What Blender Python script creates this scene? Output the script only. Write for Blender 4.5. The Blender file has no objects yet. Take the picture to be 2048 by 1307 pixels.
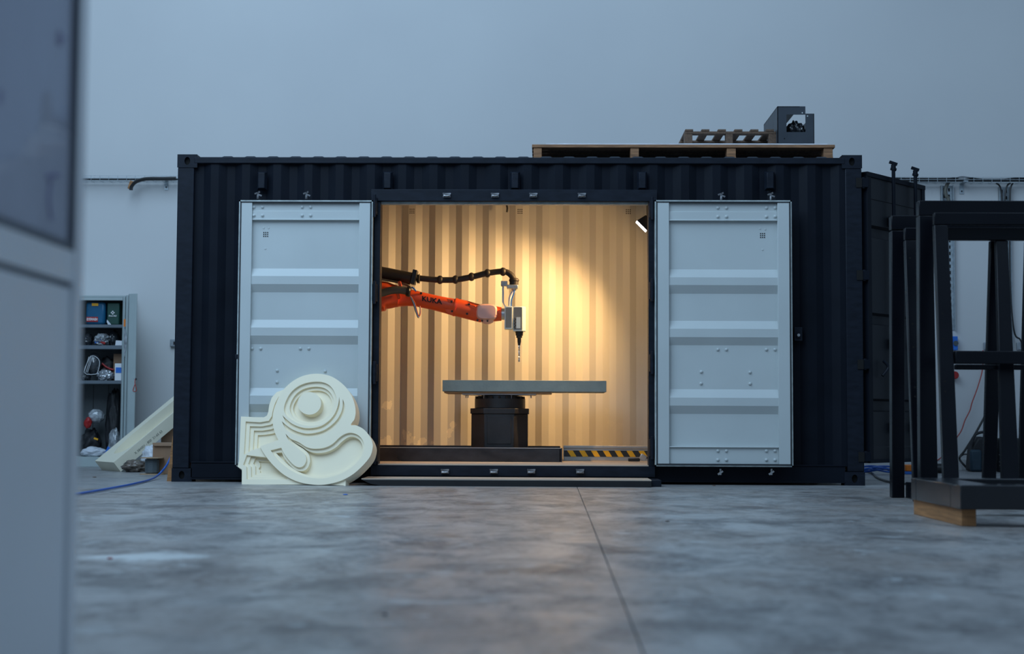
import bpy, bmesh, math, random
from mathutils import Vector, Matrix, noise
random.seed(7)
PI = math.pi
SC = bpy.context.scene
COL = SC.collection
V = Vector

# ------------------------------------------------------------------ camera
CAM = V((.23201, -13.31710, .54237)); YAW, PITCH, ROLL, FPX = .0209340, .0619985, .00481946, 3037.547
cy, sy = math.cos(YAW), math.sin(YAW); cp, sp = math.cos(PITCH), math.sin(PITCH)
FW = V((-sy*cp, cy*cp, sp)); r_ = V((cy, sy, 0)); u_ = r_.cross(FW)
RT = math.cos(ROLL)*r_ + math.sin(ROLL)*u_; UP = -math.sin(ROLL)*r_ + math.cos(ROLL)*u_
cd = bpy.data.cameras.new('camera'); cam = bpy.data.objects.new('camera', cd); COL.objects.link(cam)
cam.matrix_world = Matrix(((RT.x, UP.x, -FW.x, CAM.x), (RT.y, UP.y, -FW.y, CAM.y), (RT.z, UP.z, -FW.z, CAM.z), (0, 0, 0, 1)))
cd.sensor_width = 36; cd.lens = FPX/2048*36; cd.clip_start = .05; cd.clip_end = 200
cd.dof.use_dof = True; cd.dof.focus_distance = 13.6; cd.dof.aperture_fstop = 2.0
SC.camera = cam

# ------------------------------------------------------------------ world, lights, exposure
SC.view_settings.view_transform = 'Standard'; SC.view_settings.look = 'None'
SC.view_settings.exposure = 0.0; SC.view_settings.gamma = 1.0
w = bpy.data.worlds.new('world'); SC.world = w; w.use_nodes = True
bg = w.node_tree.nodes['Background']; bg.inputs[0].default_value = (.46, .69, 1.0, 1); bg.inputs[1].default_value = .29

def area(name, loc, target, size, energy, color, sizey=None):
    l = bpy.data.lights.new(name, 'AREA'); l.energy = energy; l.color = color
    l.shape = 'RECTANGLE'; l.size = size; l.size_y = sizey or size
    o = bpy.data.objects.new(name, l); COL.objects.link(o); o.location = loc
    o.rotation_euler = (V(target)-V(loc)).to_track_quat('-Z', 'Y').to_euler(); return o
# unseen area lamps added overhead for soft blue daylight, strongest from the left
area('unseen_overhead_light', (-3.8, -4.6, 8.8), (0, 2.6, 2.6), 7, 720, (.52, .755, 1.0), 9)
area('unseen_overhead_light', (-2.0, -10, 8.8), (-.5, -1, 0), 5, 170, (.58, .77, 1.0), 6)

area('unseen_overhead_light', (6.0, -7, 8.8), (.5, -3, 0), 5, 150, (.53, .755, 1.0), 6)  # added fill from the right, brightens the enclosure and the end door

# ------------------------------------------------------------------ pixel helpers: a pixel of the photo to a point at a known depth
def ray(x, y): return FW + RT*((x-1024)/FPX) + UP*((653.5-y)/FPX)
def PY(x, y, Y): d = ray(x, y); return CAM + d*((Y-CAM.y)/d.y)
def PZ(x, y, Z=0.): d = ray(x, y); return CAM + d*((Z-CAM.z)/d.z)
def XZ(x, y, Y): p = PY(x, y, Y); return p.x, p.z

# ------------------------------------------------------------------ materials
def newmat(name):
    m = bpy.data.materials.new(name); m.use_nodes = True; nt = m.node_tree
    return m, nt, nt.nodes['Principled BSDF']
def mat(name, col, rough=.5, metal=0., var=.12, scale=6., bump=.0, bscale=60., stretch=(1, 1, 1), spec=.5, emit=None, alpha=1, trans=0):
    m, nt, b = newmat(name); N = nt.nodes; L = nt.links
    tc = N.new('ShaderNodeTexCoord'); mp = N.new('ShaderNodeMapping'); mp.inputs['Scale'].default_value = stretch
    L.new(tc.outputs['Object'], mp.inputs[0])
    n = N.new('ShaderNodeTexNoise'); n.inputs['Scale'].default_value = scale; n.inputs['Detail'].default_value = 5
    L.new(mp.outputs[0], n.inputs['Vector'])
    r = N.new('ShaderNodeMapRange'); r.inputs['From Min'].default_value = .3; r.inputs['From Max'].default_value = .7
    r.inputs['To Min'].default_value = 1-var; r.inputs['To Max'].default_value = 1+var
    L.new(n.outputs['Fac'], r.inputs['Value'])
    mx = N.new('ShaderNodeVectorMath'); mx.operation = 'SCALE'; mx.inputs[0].default_value = col[:3]
    L.new(r.outputs[0], mx.inputs['Scale']); L.new(mx.outputs[0], b.inputs['Base Color'])
    r2 = N.new('ShaderNodeMapRange'); r2.inputs['To Min'].default_value = max(.02, rough-.08); r2.inputs['To Max'].default_value = min(1, rough+.08)
    L.new(n.outputs['Fac'], r2.inputs['Value']); L.new(r2.outputs[0], b.inputs['Roughness'])
    b.inputs['Metallic'].default_value = metal; b.inputs['Specular IOR Level'].default_value = spec
    if bump:
        n2 = N.new('ShaderNodeTexNoise'); n2.inputs['Scale'].default_value = bscale; n2.inputs['Detail'].default_value = 4
        L.new(mp.outputs[0], n2.inputs['Vector'])
        bp = N.new('ShaderNodeBump'); bp.inputs['Strength'].default_value = bump; bp.inputs['Distance'].default_value = .01
        L.new(n2.outputs['Fac'], bp.inputs['Height']); L.new(bp.outputs[0], b.inputs['Normal'])
    if emit: b.inputs['Emission Color'].default_value = (*emit[0], 1); b.inputs['Emission Strength'].default_value = emit[1]
    if trans: b.inputs['Transmission Weight'].default_value = trans
    if alpha < 1: b.inputs['Alpha'].default_value = alpha
    return m

M = {}
M['navy'] = mat('container_paint', (.006, .0085, .0145), .5, var=.15, scale=3, bump=.05, bscale=30, spec=.12)
M['navy_rail'] = mat('rail_paint', (.0095, .013, .021), .46, var=.25, scale=9, stretch=(1, 1, 3), spec=.18)
M['white_paint'] = mat('door_inner_paint', (.53, .57, .565), .45, var=.03, scale=2, bump=.04, bscale=14)
M['cream_paint'] = mat('container_inner_paint', (.68, .66, .60), .45, var=.03, scale=2)
M['gasket'] = mat('rubber_gasket', (.03, .035, .04), .6)
M['grey_gasket'] = mat('grey_rubber_gasket', (.13, .145, .17), .6)
M['pale_seal'] = mat('pale_seal', (.42, .47, .46), .5, var=.25, scale=14)
M['black'] = mat('black_paint', (.012, .012, .013), .35)
M['hole'] = mat('vent_hole', (.004, .004, .004), .9)
M['chrome'] = mat('chrome', (.65, .66, .68), .22, 1.0)
M['catch'] = mat('worn_catch_metal', (.30, .30, .31), .3, .9, var=.7, scale=40)
M['steel'] = mat('brushed_steel', (.50, .50, .50), .38, .9)
M['galv'] = mat('galvanised_steel', (.42, .47, .50), .4, .55, var=.2, scale=40)
M['orange'] = mat('orange_paint', (.86, .098, .018), .38, var=.06, spec=.4)
M['pinkcap'] = mat('pale_cap_plastic', (.80, .46, .40), .35, var=.03)
M['hose'] = mat('black_hose', (.028, .022, .018), .5, var=.2, bump=.1)
M['greyhose'] = mat('grey_hose', (.11, .105, .085), .5, var=.15)
M['bluehose'] = mat('blue_hose', (.015, .10, .42), .4)
M['blue'] = mat('blue_plastic', (.02, .16, .6), .4)
M['foam'] = mat('cream_tooling_foam', (.92, .82, .61), .7, var=.02, scale=3)
M['foam2'] = mat('cream_tooling_foam_edge', (.76, .71, .56), .75, var=.03, scale=3)
M['slab'] = mat('grey_tooling_slab', (.20, .27, .28), .75, var=.14, scale=5, bump=.1)
M['wood'] = mat('pallet_wood', (.27, .135, .065), .75, var=.4, scale=7, stretch=(1, 6, 12), bump=.2, bscale=40)
M['wood_dark'] = mat('weathered_pallet_wood', (.12, .072, .046), .8, var=.3, scale=7, stretch=(8, 1, 8), bump=.2)
M['timber'] = mat('timber_block', (.36, .17, .065), .7, var=.3, scale=6, stretch=(1, .6, 9))
M['ply'] = mat('worn_plywood', (.50, .40, .31), .65, var=.14, scale=5, stretch=(.4, 3, 1))
M['carton'] = mat('cardboard', (.28, .17, .105), .85, var=.06, scale=4)
M['frame'] = mat('black_stand_paint', (.004, .0048, .0078), .28, var=.15, scale=3, spec=.22)
M['cab'] = mat('grey_cabinet_paint', (.38, .44, .44), .45, var=.04)
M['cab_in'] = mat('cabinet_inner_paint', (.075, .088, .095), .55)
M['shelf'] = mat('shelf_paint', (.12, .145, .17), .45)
M['eyewash'] = mat('blue_case_plastic', (.01, .10, .20), .3)
M['green'] = mat('green_case_plastic', (.008, .055, .04), .45)
M['red'] = mat('red_plastic', (.36, .012, .012), .5)
M['redcable'] = mat('red_cable', (.40, .05, .04), .45)
M['orange_tag'] = mat('orange_plastic', (.8, .2, .01), .45)
M['yellow'] = mat('yellow_tape', (.85, .40, .01), .5)
M['white'] = mat('white_plastic', (.75, .76, .78), .4, var=.03)
M['paper'] = mat('paper', (.68, .70, .74), .7, var=.03)
M['darkbag'] = mat('black_fabric', (.010, .011, .014), .6, var=.3, bump=.3, bscale=12)
M['poly'] = mat('clear_plastic_bag', (.30, .32, .34), .12, var=.5, scale=14, bump=.8, bscale=16, spec=1)
M['bagwhite'] = mat('white_plastic_bag', (.62, .65, .70), .3, var=.12, scale=9, bump=.7, bscale=12)
M['bagdark'] = mat('dark_plastic_bag', (.03, .034, .04), .16, var=.6, scale=12, bump=.9, bscale=14, spec=1)
M['purple_grey'] = mat('pale_bucket_plastic', (.36, .38, .46), .5)
M['housing'] = mat('grey_sheet_metal', (.030, .038, .050), .45, var=.08)
M['spindle'] = mat('spindle_enamel', (.74, .80, .76), .35, var=.02)
M['spindle_shade'] = mat('spindle_side_shade', (.22, .22, .20), .45)  # darkened enamel: shade on the camera side put into the colour
M['pedestal'] = mat('pedestal_paint', (.020, .019, .021), .42, var=.35, scale=6, bump=.05)
M['bed'] = mat('bed_paint', (.026, .024, .026), .30, var=.6, scale=5, stretch=(1, 1, 2), bump=.04)
M['alu'] = mat('aluminium_profile', (.45, .44, .42), .4, .7)
M['stripe_black'] = mat('black_tape', (.02, .02, .02), .5)
M['white_print'] = mat('white_print', (.8, .8, .8), .6)
M['black_print'] = mat('black_print', (.02, .016, .016), .6)
M['grey_print'] = mat('grey_print', (.22, .23, .19), .8)
M['lampface'] = mat('lamp_face', (1, 1, 1), .5, emit=((1.0, .97, .92), 12))
M['switch'] = mat('grey_socket', (.30, .33, .36), .4)
M['foreground'] = mat('white_enclosure_paint', (.86, .88, .90), .32, var=.03, scale=1.5)
M['plywood_edge'] = mat('plywood_edge', (.42, .29, .18), .7)

M['frame_gloss'] = mat('glossy_black_stand_paint', (.008, .009, .012), .22, var=.2, scale=3, spec=.6)
M['end_door_paint'] = mat('end_door_paint', (.009, .011, .015), .5, var=.2, scale=3, spec=.4)

def glassmat():
    m, nt, b = newmat('window_glass')
    b.inputs['Base Color'].default_value = (.85, .86, .95, 1); b.inputs['Roughness'].default_value = .06
    b.inputs['Alpha'].default_value = .25; b.inputs['Specular IOR Level'].default_value = .8
    return m
M['glass'] = glassmat()

def wallmat():
    m, nt, b = newmat('painted_hall_wall'); N = nt.nodes; L = nt.links
    tc = N.new('ShaderNodeTexCoord')
    n = N.new('ShaderNodeTexNoise'); n.inputs['Scale'].default_value = .6; n.inputs['Detail'].default_value = 6
    L.new(tc.outputs['Object'], n.inputs['Vector'])
    cr = N.new('ShaderNodeValToRGB'); cr.color_ramp.elements[0].position = .3; cr.color_ramp.elements[1].position = .7
    cr.color_ramp.elements[0].color = (.60, .60, .60, 1); cr.color_ramp.elements[1].color = (.64, .64, .635, 1)
    L.new(n.outputs['Fac'], cr.inputs[0]); L.new(cr.outputs[0], b.inputs['Base Color'])
    b.inputs['Roughness'].default_value = .75
    return m
M['wall'] = wallmat()

def floormat():
    m, nt, b = newmat('worn_concrete'); N = nt.nodes; L = nt.links
    tc = N.new('ShaderNodeTexCoord'); sx = N.new('ShaderNodeSeparateXYZ'); L.new(tc.outputs['Object'], sx.inputs[0])
    def nz(scale, det, st=(1, 1, 1), rough=.6, dist=0):
        mp = N.new('ShaderNodeMapping'); mp.inputs['Scale'].default_value = st; L.new(tc.outputs['Object'], mp.inputs[0])
        n = N.new('ShaderNodeTexNoise'); n.inputs['Scale'].default_value = scale; n.inputs['Detail'].default_value = det
        n.inputs['Roughness'].default_value = rough; n.inputs['Distortion'].default_value = dist
        L.new(mp.outputs[0], n.inputs['Vector']); return n.outputs['Fac']
    def rng(v, a, b_, c=0, d=1):
        r = N.new('ShaderNodeMapRange'); r.interpolation_type = 'SMOOTHSTEP'
        for k, x in zip(('From Min', 'From Max', 'To Min', 'To Max'), (a, b_, c, d)): r.inputs[k].default_value = x
        L.new(v, r.inputs['Value']); return r.outputs[0]
    def mathn(op, a, b_):
        q = N.new('ShaderNodeMath'); q.operation = op
        for i, x in enumerate((a, b_)):
            if isinstance(x, (int, float)): q.inputs[i].default_value = x
            else: L.new(x, q.inputs[i])
        return q.outputs[0]
    def mix(f, a, b_, bt='MIX'):
        q = N.new('ShaderNodeMix'); q.data_type = 'RGBA'; q.blend_type = bt
        if isinstance(f, (int, float)): q.inputs['Factor'].default_value = f
        else: L.new(f, q.inputs['Factor'])
        for k, x in (('A', a), ('B', b_)):
            s = [i for i in q.inputs if i.name == k and i.type == 'RGBA'][0]
            if isinstance(x, tuple): s.default_value = (*x, 1)
            else: L.new(x, s)
        return [o for o in q.outputs if o.type == 'RGBA'][0]
    big = nz(.9, 4, (1, .8, 1)); mid = nz(3.2, 8, (1, .6, 1), .7, .6); fine = nz(22, 5, (1, .6, 1), .75); spots = nz(2.2, 3, (1, .8, 1), .5, .4)
    c = mix(rng(mid, .36, .64), (.10, .096, .096), (.37, .36, .35))
    c = mix(mathn('MULTIPLY', rng(big, .42, .62), .5), c, (.215, .165, .135))
    c = mix(mathn('MULTIPLY', rng(fine, .38, .62), .38), c, (.40, .40, .40))
    c = mix(mathn('MULTIPLY', rng(spots, .56, .68), .6), c, (.065, .058, .058))
    # scuffs of white dust
    dust = nz(5, 7, (.7, 1, 1), .75, 1.2)
    c = mix(mathn('MULTIPLY', rng(dust, .56, .66), .6), c, (.50, .54, .55))
    vein = nz(9, 8, (1, .7, 1), .8, 2.0)
    c = mix(mathn('MULTIPLY', rng(vein, .56, .66), .45), c, (.07, .062, .06))
    # tone step along a slanting line: bluer towards the container, browner in front
    seam = mathn('SUBTRACT', sx.outputs[1], mathn('MULTIPLY', sx.outputs[0], .12))
    seamd = mathn('ADD', seam, .95)
    c = mix(mathn('MULTIPLY', rng(seamd, -.02, .02), .5), c, (.30, .31, .32))
    # pale patch of filler on the left of the floor
    wob = nz(3.2, 7, (1, 1, 1), .75, .8)
    p1 = PZ(300, 1113); ex = mathn('DIVIDE', mathn('SUBTRACT', sx.outputs[0], p1.x), .36); ey = mathn('DIVIDE', mathn('SUBTRACT', sx.outputs[1], p1.y), .33)
    d = mathn('ADD', mathn('ABSOLUTE', ex, 0), mathn('ABSOLUTE', ey, 0)); d = mathn('ADD', d, mathn('MULTIPLY', mathn('SUBTRACT', wob, .5), 2.6))
    c = mix(mathn('MULTIPLY', rng(d, .45, 1.15, 1, 0), .8), c, (.66, .70, .70))
    L.new(c, b.inputs['Base Color'])
    rr = rng(mid, .3, .7, .46, .30); L.new(rr, b.inputs['Roughness']); b.inputs['Specular IOR Level'].default_value = .5
    bp = N.new('ShaderNodeBump'); bp.inputs['Strength'].default_value = .25; bp.inputs['Distance'].default_value = .006
    L.new(mid, bp.inputs['Height']); L.new(bp.outputs[0], b.inputs['Normal'])
    return m
M['floor'] = floormat()

def backwallmat():
    # cream paint with bare, scuffed flakes low down
    m, nt, b = newmat('scuffed_cream_paint'); N = nt.nodes; L = nt.links
    tc = N.new('ShaderNodeTexCoord'); sx = N.new('ShaderNodeSeparateXYZ'); L.new(tc.outputs['Object'], sx.inputs[0])
    n = N.new('ShaderNodeTexNoise'); n.inputs['Scale'].default_value = 5; n.inputs['Detail'].default_value = 7; L.new(tc.outputs['Object'], n.inputs['Vector'])
    h = N.new('ShaderNodeMapRange'); h.inputs['From Min'].default_value = .15; h.inputs['From Max'].default_value = .95
    h.inputs['To Min'].default_value = .48; h.inputs['To Max'].default_value = .80; L.new(sx.outputs[2], h.inputs['Value'])
    g = N.new('ShaderNodeMath'); g.operation = 'GREATER_THAN'; L.new(n.outputs['Fac'], g.inputs[0]); L.new(h.outputs[0], g.inputs[1])
    # only left of the bare strip where the machine throws its chips
    xr = N.new('ShaderNodeMapRange'); xr.inputs['From Min'].default_value = -.2; xr.inputs['From Max'].default_value = .3
    xr.inputs['To Min'].default_value = 1; xr.inputs['To Max'].default_value = .1; L.new(sx.outputs[0], xr.inputs['Value'])
    mm = N.new('ShaderNodeMath'); mm.operation = 'MULTIPLY'; L.new(g.outputs[0], mm.inputs[0]); L.new(xr.outputs[0], mm.inputs[1])
    mx = N.new('ShaderNodeMix'); mx.data_type = 'RGBA'; L.new(mm.outputs[0], mx.inputs['Factor'])
    ia = [i for i in mx.inputs if i.name == 'A' and i.type == 'RGBA'][0]; ib = [i for i in mx.inputs if i.name == 'B' and i.type == 'RGBA'][0]
    ia.default_value = (.60, .575, .51, 1); ib.default_value = (.80, .74, .60, 1)
    L.new([o for o in mx.outputs if o.type == 'RGBA'][0], b.inputs['Base Color']); b.inputs['Roughness'].default_value = .55
    return m
M['backwall'] = backwallmat()

# ------------------------------------------------------------------ mesh builder
OFF = {}
class MB:
    def __init__(s): s.v = []; s.f = []
    def add(s, vs, fs):
        n = len(s.v); s.v += [V(a) for a in vs]; s.f += [tuple(i+n for i in f) for f in fs]; return s
    def box(s, x0, x1, y0, y1, z0, z1):
        return s.add([(x0, y0, z0), (x1, y0, z0), (x1, y1, z0), (x0, y1, z0), (x0, y0, z1), (x1, y0, z1), (x1, y1, z1), (x0, y1, z1)],
                     [(0, 3, 2, 1), (4, 5, 6, 7), (0, 1, 5, 4), (1, 2, 6, 5), (2, 3, 7, 6), (3, 0, 4, 7)])
    def cbox(s, c, sx, sy_, sz, R=None):
        c = V(c); R = R or Matrix.Identity(3)
        vs = [c + R @ V((a*sx/2, b*sy_/2, d*sz/2)) for a, b, d in ((-1, -1, -1), (1, -1, -1), (1, 1, -1), (-1, 1, -1), (-1, -1, 1), (1, -1, 1), (1, 1, 1), (-1, 1, 1))]
        return s.add(vs, [(0, 3, 2, 1), (4, 5, 6, 7), (0, 1, 5, 4), (1, 2, 6, 5), (2, 3, 7, 6), (3, 0, 4, 7)])
    def hexa(s, b4, t4):
        return s.add(list(b4)+list(t4), [(0, 3, 2, 1), (4, 5, 6, 7), (0, 1, 5, 4), (1, 2, 6, 5), (2, 3, 7, 6), (3, 0, 4, 7)])
    def bar(s, p0, p1, w, d, side=V((1, 0, 0))):
        p0 = V(p0); p1 = V(p1); ax = (p1-p0).normalized(); a = (side - ax*side.dot(ax)).normalized(); b = ax.cross(a)
        q = [a*(i*w/2)+b*(j*d/2) for i, j in ((-1, -1), (1, -1), (1, 1), (-1, 1))]
        return s.hexa([p0+k for k in q], [p1+k for k in q])
    def prism(s, pts, off):
        off = V(off); n = len(pts); vs = [V(p) for p in pts]; vs += [p+off for p in vs]
        return s.add(vs, [tuple(range(n)), tuple(range(2*n-1, n-1, -1))] + [(i, (i+1) % n+0, (i+1) % n+n, i+n)[::-1] for i in range(n)])
    def cyl(s, p0, p1, r0, r1=None, n=16, cap=True):
        r1 = r0 if r1 is None else r1
        return s.loft([(p0, r0, r0), (p1, r1, r1)], n=n, cap=cap)
    def loft(s, rings, n=16, cap=True, e=2., dirs=None):
        # rings: (centre, a, b); a lies sideways (in Y), b upwards
        base = len(s.v); pts = [V(r[0]) for r in rings]; m = len(pts)
        for i, (c, a, b) in enumerate(rings):
            ax = dirs[i] if dirs else (pts[min(i+1, m-1)]-pts[max(i-1, 0)])
            if ax.length < 1e-6: ax = pts[-1]-pts[0]
            ax = V(ax).normalized(); ref = V((0, 1, 0)) if abs(ax.y) < .9 else V((1, 0, 0))
            A = (ref-ax*ref.dot(ax)).normalized(); B = ax.cross(A)
            for k in range(n):
                t = 2*PI*k/n; ct, st = math.cos(t), math.sin(t)
                x = math.copysign(abs(ct)**(2/e), ct); y = math.copysign(abs(st)**(2/e), st)
                s.v.append(V(c)+A*(a*x)+B*(b*y))
        for i in range(m-1):
            for k in range(n):
                a0 = base+i*n+k; a1 = base+i*n+(k+1) % n
                s.f.append((a0, a1, a1+n, a0+n))
        if cap: s.f.append(tuple(base+k for k in range(n))[::-1]); s.f.append(tuple(base+(m-1)*n+k for k in range(n)))
        return s
    def tube(s, pts, r, n=8, sub=6, cap=True):
        P = smooth(pts, sub) if sub > 1 else [V(p) for p in pts]
        base = len(s.v); m = len(P); prev = None
        for i in range(m):
            ax = (P[min(i+1, m-1)]-P[max(i-1, 0)]).normalized()
            if prev is None: ref = V((0, 0, 1)) if abs(ax.z) < .9 else V((1, 0, 0))
            else: ref = prev
            A = (ref-ax*ref.dot(ax)).normalized(); prev = A; B = ax.cross(A)
            for k in range(n):
                t = 2*PI*k/n; s.v.append(P[i]+A*(r*math.cos(t))+B*(r*math.sin(t)))
        for i in range(m-1):
            for k in range(n):
                a0 = base+i*n+k; a1 = base+i*n+(k+1) % n; s.f.append((a0, a1, a1+n, a0+n))
        if cap: s.f.append(tuple(base+k for k in range(n))[::-1]); s.f.append(tuple(base+(m-1)*n+k for k in range(n)))
        return s
    def ball(s, c, rx, ry=None, rz=None, n=16, m=10, R=None):
        ry = ry or rx; rz = rz or rx; c = V(c); base = len(s.v); R = R or Matrix.Identity(3)
        for i in range(m+1):
            t = PI*i/m
            for k in range(n):
                p = 2*PI*k/n; s.v.append(c+R @ V((rx*math.sin(t)*math.cos(p), ry*math.sin(t)*math.sin(p), rz*math.cos(t))))
        for i in range(m):
            for k in range(n):
                a0 = base+i*n+k; a1 = base+i*n+(k+1) % n; s.f.append((a0, a0+n, a1+n, a1))
        return s
    def blob(s, c, rx, ry, rz, seed=0, amp=.25, freq=3., sub=3, flat=None):
        bm = bmesh.new(); bmesh.ops.create_icosphere(bm, subdivisions=sub, radius=1)
        for v in bm.verts:
            q = v.co.copy(); k = 1+amp*(noise.noise(q*freq+V((seed*7.3, seed*3.1, seed)))+.5*noise.noise(q*freq*2.7+V((seed, 9, seed*2))))
            v.co = V((q.x*rx*k, q.y*ry*k, q.z*rz*k))
            if flat is not None and v.co.z+c[2] < flat: v.co.z = flat-c[2]
        bm.verts.ensure_lookup_table(); base = len(s.v)
        s.v += [V(c)+v.co for v in bm.verts]; s.f += [tuple(base+v.index for v in f.verts) for f in bm.faces]; bm.free(); return s
    def mesh(s, name, off=V((0, 0, 0)), sharp=35):
        me = bpy.data.meshes.new(name); me.from_pydata([tuple(p-off) for p in s.v], [], s.f); me.validate()
        bm = bmesh.new(); bm.from_mesh(me); bmesh.ops.recalc_face_normals(bm, faces=bm.faces); bm.to_mesh(me); bm.free()
        me.polygons.foreach_set('use_smooth', [True]*len(me.polygons)); me.set_sharp_from_angle(angle=math.radians(sharp)); me.update()
        return me
    def build(s, name, m, parent=None, bevel=0, sharp=35, solid=0):
        off = OFF.get(parent.name, V((0, 0, 0))) if parent else V((0, 0, 0))
        me = s.mesh(name, off, sharp); o = bpy.data.objects.new(name, me); COL.objects.link(o)
        me.materials.append(M[m] if isinstance(m, str) else m)
        if parent: o.parent = parent
        OFF[o.name] = off.copy()
        if solid: md = o.modifiers.new('solid', 'SOLIDIFY'); md.thickness = solid; md.offset = 0
        if bevel:
            md = o.modifiers.new('bevel', 'BEVEL'); md.width = bevel; md.segments = 2; md.limit_method = 'ANGLE'; md.angle_limit = math.radians(40)
        return o
def smooth(pts, sub=6):
    P = [V(p) for p in pts]; out = []
    for i in range(len(P)-1):
        a = P[max(i-1, 0)]; b = P[i]; c = P[i+1]; d = P[min(i+2, len(P)-1)]
        for k in range(sub):
            t = k/sub; out.append(.5*((2*b)+(c-a)*t+(2*a-5*b+4*c-d)*t*t+(3*b-a-3*c+d)*t**3))
    out.append(P[-1]); return out
def tag(o, label, cat, group=None):
    o['label'] = label; o['category'] = cat
    if group: o['group'] = group
    return o
def struct(o): o['kind'] = 'structure'; return o
def thing(name, label, cat, loc=(0, 0, 0), group=None):
    o = bpy.data.objects.new(name, None); COL.objects.link(o); o.location = loc; o.empty_display_size = .1
    OFF[o.name] = V(loc); return tag(o, label, cat, group)
def inst(src, parent, loc, name=None, rot=None):
    o = bpy.data.objects.new(name or src.name.split('.')[0], src.data); COL.objects.link(o); o.parent = parent
    o.location = V(loc)-OFF[parent.name]; OFF[o.name] = V(loc)
    if rot: o.rotation_euler = rot
    for md in src.modifiers:
        n = o.modifiers.new(md.name, md.type)
        if md.type == 'BEVEL': n.width = md.width; n.segments = md.segments; n.limit_method = md.limit_method; n.angle_limit = md.angle_limit
    return o
def pmesh(mb, name, m):
    """a mesh around the origin, kept for inst()"""
    me = mb.mesh(name); me.materials.append(M[m]); return me
def place(me, parent, loc, name, rot=None):
    o = bpy.data.objects.new(name, me); COL.objects.link(o); o.parent = parent; o.location = V(loc)-OFF[parent.name]; OFF[o.name] = V(loc)
    if rot: o.rotation_euler = rot
    return o
def text(name, body, size, m, parent, org, xdir, ydir, ext=.001, bold=.0, sxy=1.0):
    """lettering as real, slightly raised geometry"""
    cu = bpy.data.curves.new(name, 'FONT'); cu.body = body; cu.size = size; cu.extrude = ext; cu.offset = bold; cu.align_x = 'CENTER'; cu.align_y = 'CENTER'
    o = bpy.data.objects.new('tmp', cu); COL.objects.link(o); dg = bpy.context.evaluated_depsgraph_get()
    me = bpy.data.meshes.new_from_object(o.evaluated_get(dg)); bpy.data.objects.remove(o); bpy.data.curves.remove(cu)
    X = V(xdir).normalized(); Y = V(ydir).normalized(); Z = X.cross(Y); off = OFF[parent.name]
    for v in me.vertices: v.co = V(org)+X*v.co.x*sxy+Y*v.co.y+Z*v.co.z-off
    me.materials.clear(); me.materials.append(M[m]); me.name = name
    q = bpy.data.objects.new(name, me); COL.objects.link(q); q.parent = parent; OFF[q.name] = off.copy(); return q

# ------------------------------------------------------------------ the hall
WY = 4.5
mb = MB()
xs = (-14, None, 16); ys = (-16, WY+.25)
def jx(Y): return .452+(Y+13)*.0050
g = .003
# left slab, right slab, the saw-cut joint between them as a recessed groove
y0, y1 = ys
mb.add([(-14, y0, 0), (jx(y0)-g, y0, 0), (jx(y1)-g, y1, 0), (-14, y1, 0)], [(0, 1, 2, 3)])
mb.add([(jx(y0)+g, y0, 0), (16, y0, 0), (16, y1, 0), (jx(y1)+g, y1, 0)], [(0, 1, 2, 3)])
mb.add([(jx(y0)-g, y0, -.012), (jx(y0)+g, y0, -.012), (jx(y1)+g, y1, -.012), (jx(y1)-g, y1, -.012)], [(0, 1, 2, 3)])
mb.add([(jx(y0)-g, y0, 0), (jx(y0)-g, y0, -.012), (jx(y1)-g, y1, -.012), (jx(y1)-g, y1, 0)], [(0, 1, 2, 3)])
mb.add([(jx(y0)+g, y0, -.012), (jx(y0)+g, y0, 0), (jx(y1)+g, y1, 0), (jx(y1)+g, y1, -.012)], [(0, 1, 2, 3)])
struct(mb.build('floor', 'floor'))
struct(MB().box(-14, 16, WY, WY+.25, -.02, 9).build('wall_back', 'wall'))
struct(MB().box(-14, 16, WY-.02, WY, 0, .13).build('baseboard_back', 'wall', bevel=.004))

# ------------------------------------------------------------------ shipping container
HX, HZ, DY = 3.029, 2.896, 2.438
ZF = .163                      # its floor
cont = thing('shipping_container', 'dark navy steel shipping container with open white side doors and lit cream interior', 'container', (0, 0, 0))
XL0, XL1 = PY(745, 700, 0).x, PY(760, 700, 0).x      # left jamb
XR0, XR1 = PY(1296, 700, 0).x, PY(1309, 700, 0).x    # right jamb
ZH0, ZH1 = 2.47, 2.575                                # header beam
PITCHC = .278
def corrug(x0, x1, z0, z1, yout, depth, phase, prof=(.070, .069, .070, .069)):
    """trapezoid sheet in the X direction; outer flat lies at yout, inner flat at yout+depth"""
    a, b_, c, d = prof; P = a+b_+c+d; pts = []
    k = math.floor((x0-phase)/P)-1
    while phase+k*P < x1+P:
        s = phase+k*P; pts += [(s, yout), (s+a, yout), (s+a+b_, yout+depth), (s+a+b_+c, yout+depth)]; k += 1
    def yat(x):
        for (xa, ya), (xb, yb) in zip(pts, pts[1:]):
            if xa <= x <= xb: return ya+(yb-ya)*(x-xa)/(xb-xa)
    P2 = [(x0, yat(x0))]+[p for p in pts if x0 < p[0] < x1]+[(x1, yat(x1))]
    m = MB()
    m.add([(x, y, z0) for x, y in P2]+[(x, y, z1) for x, y in P2], [(i, i+1, i+1+len(P2), i+len(P2)) for i in range(len(P2)-1)])
    return m
# phase: the slope from the outer flat back to the inner flat begins at px 436
ph = PY(436, 450, .02).x - .070
cz0, cz1 = .165, 2.83
corrug(-HX+.15, XL0, cz0, cz1, .016, .036, ph).build('side_panel', 'navy', cont, sharp=20)
corrug(XL0, XR1, ZH1-.02, cz1, .016, .036, ph).build('side_panel', 'navy', cont, sharp=20)
corrug(XR1, HX-.14, cz0, cz1, .016, .036, ph).build('side_panel', 'navy', cont, sharp=20)
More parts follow.
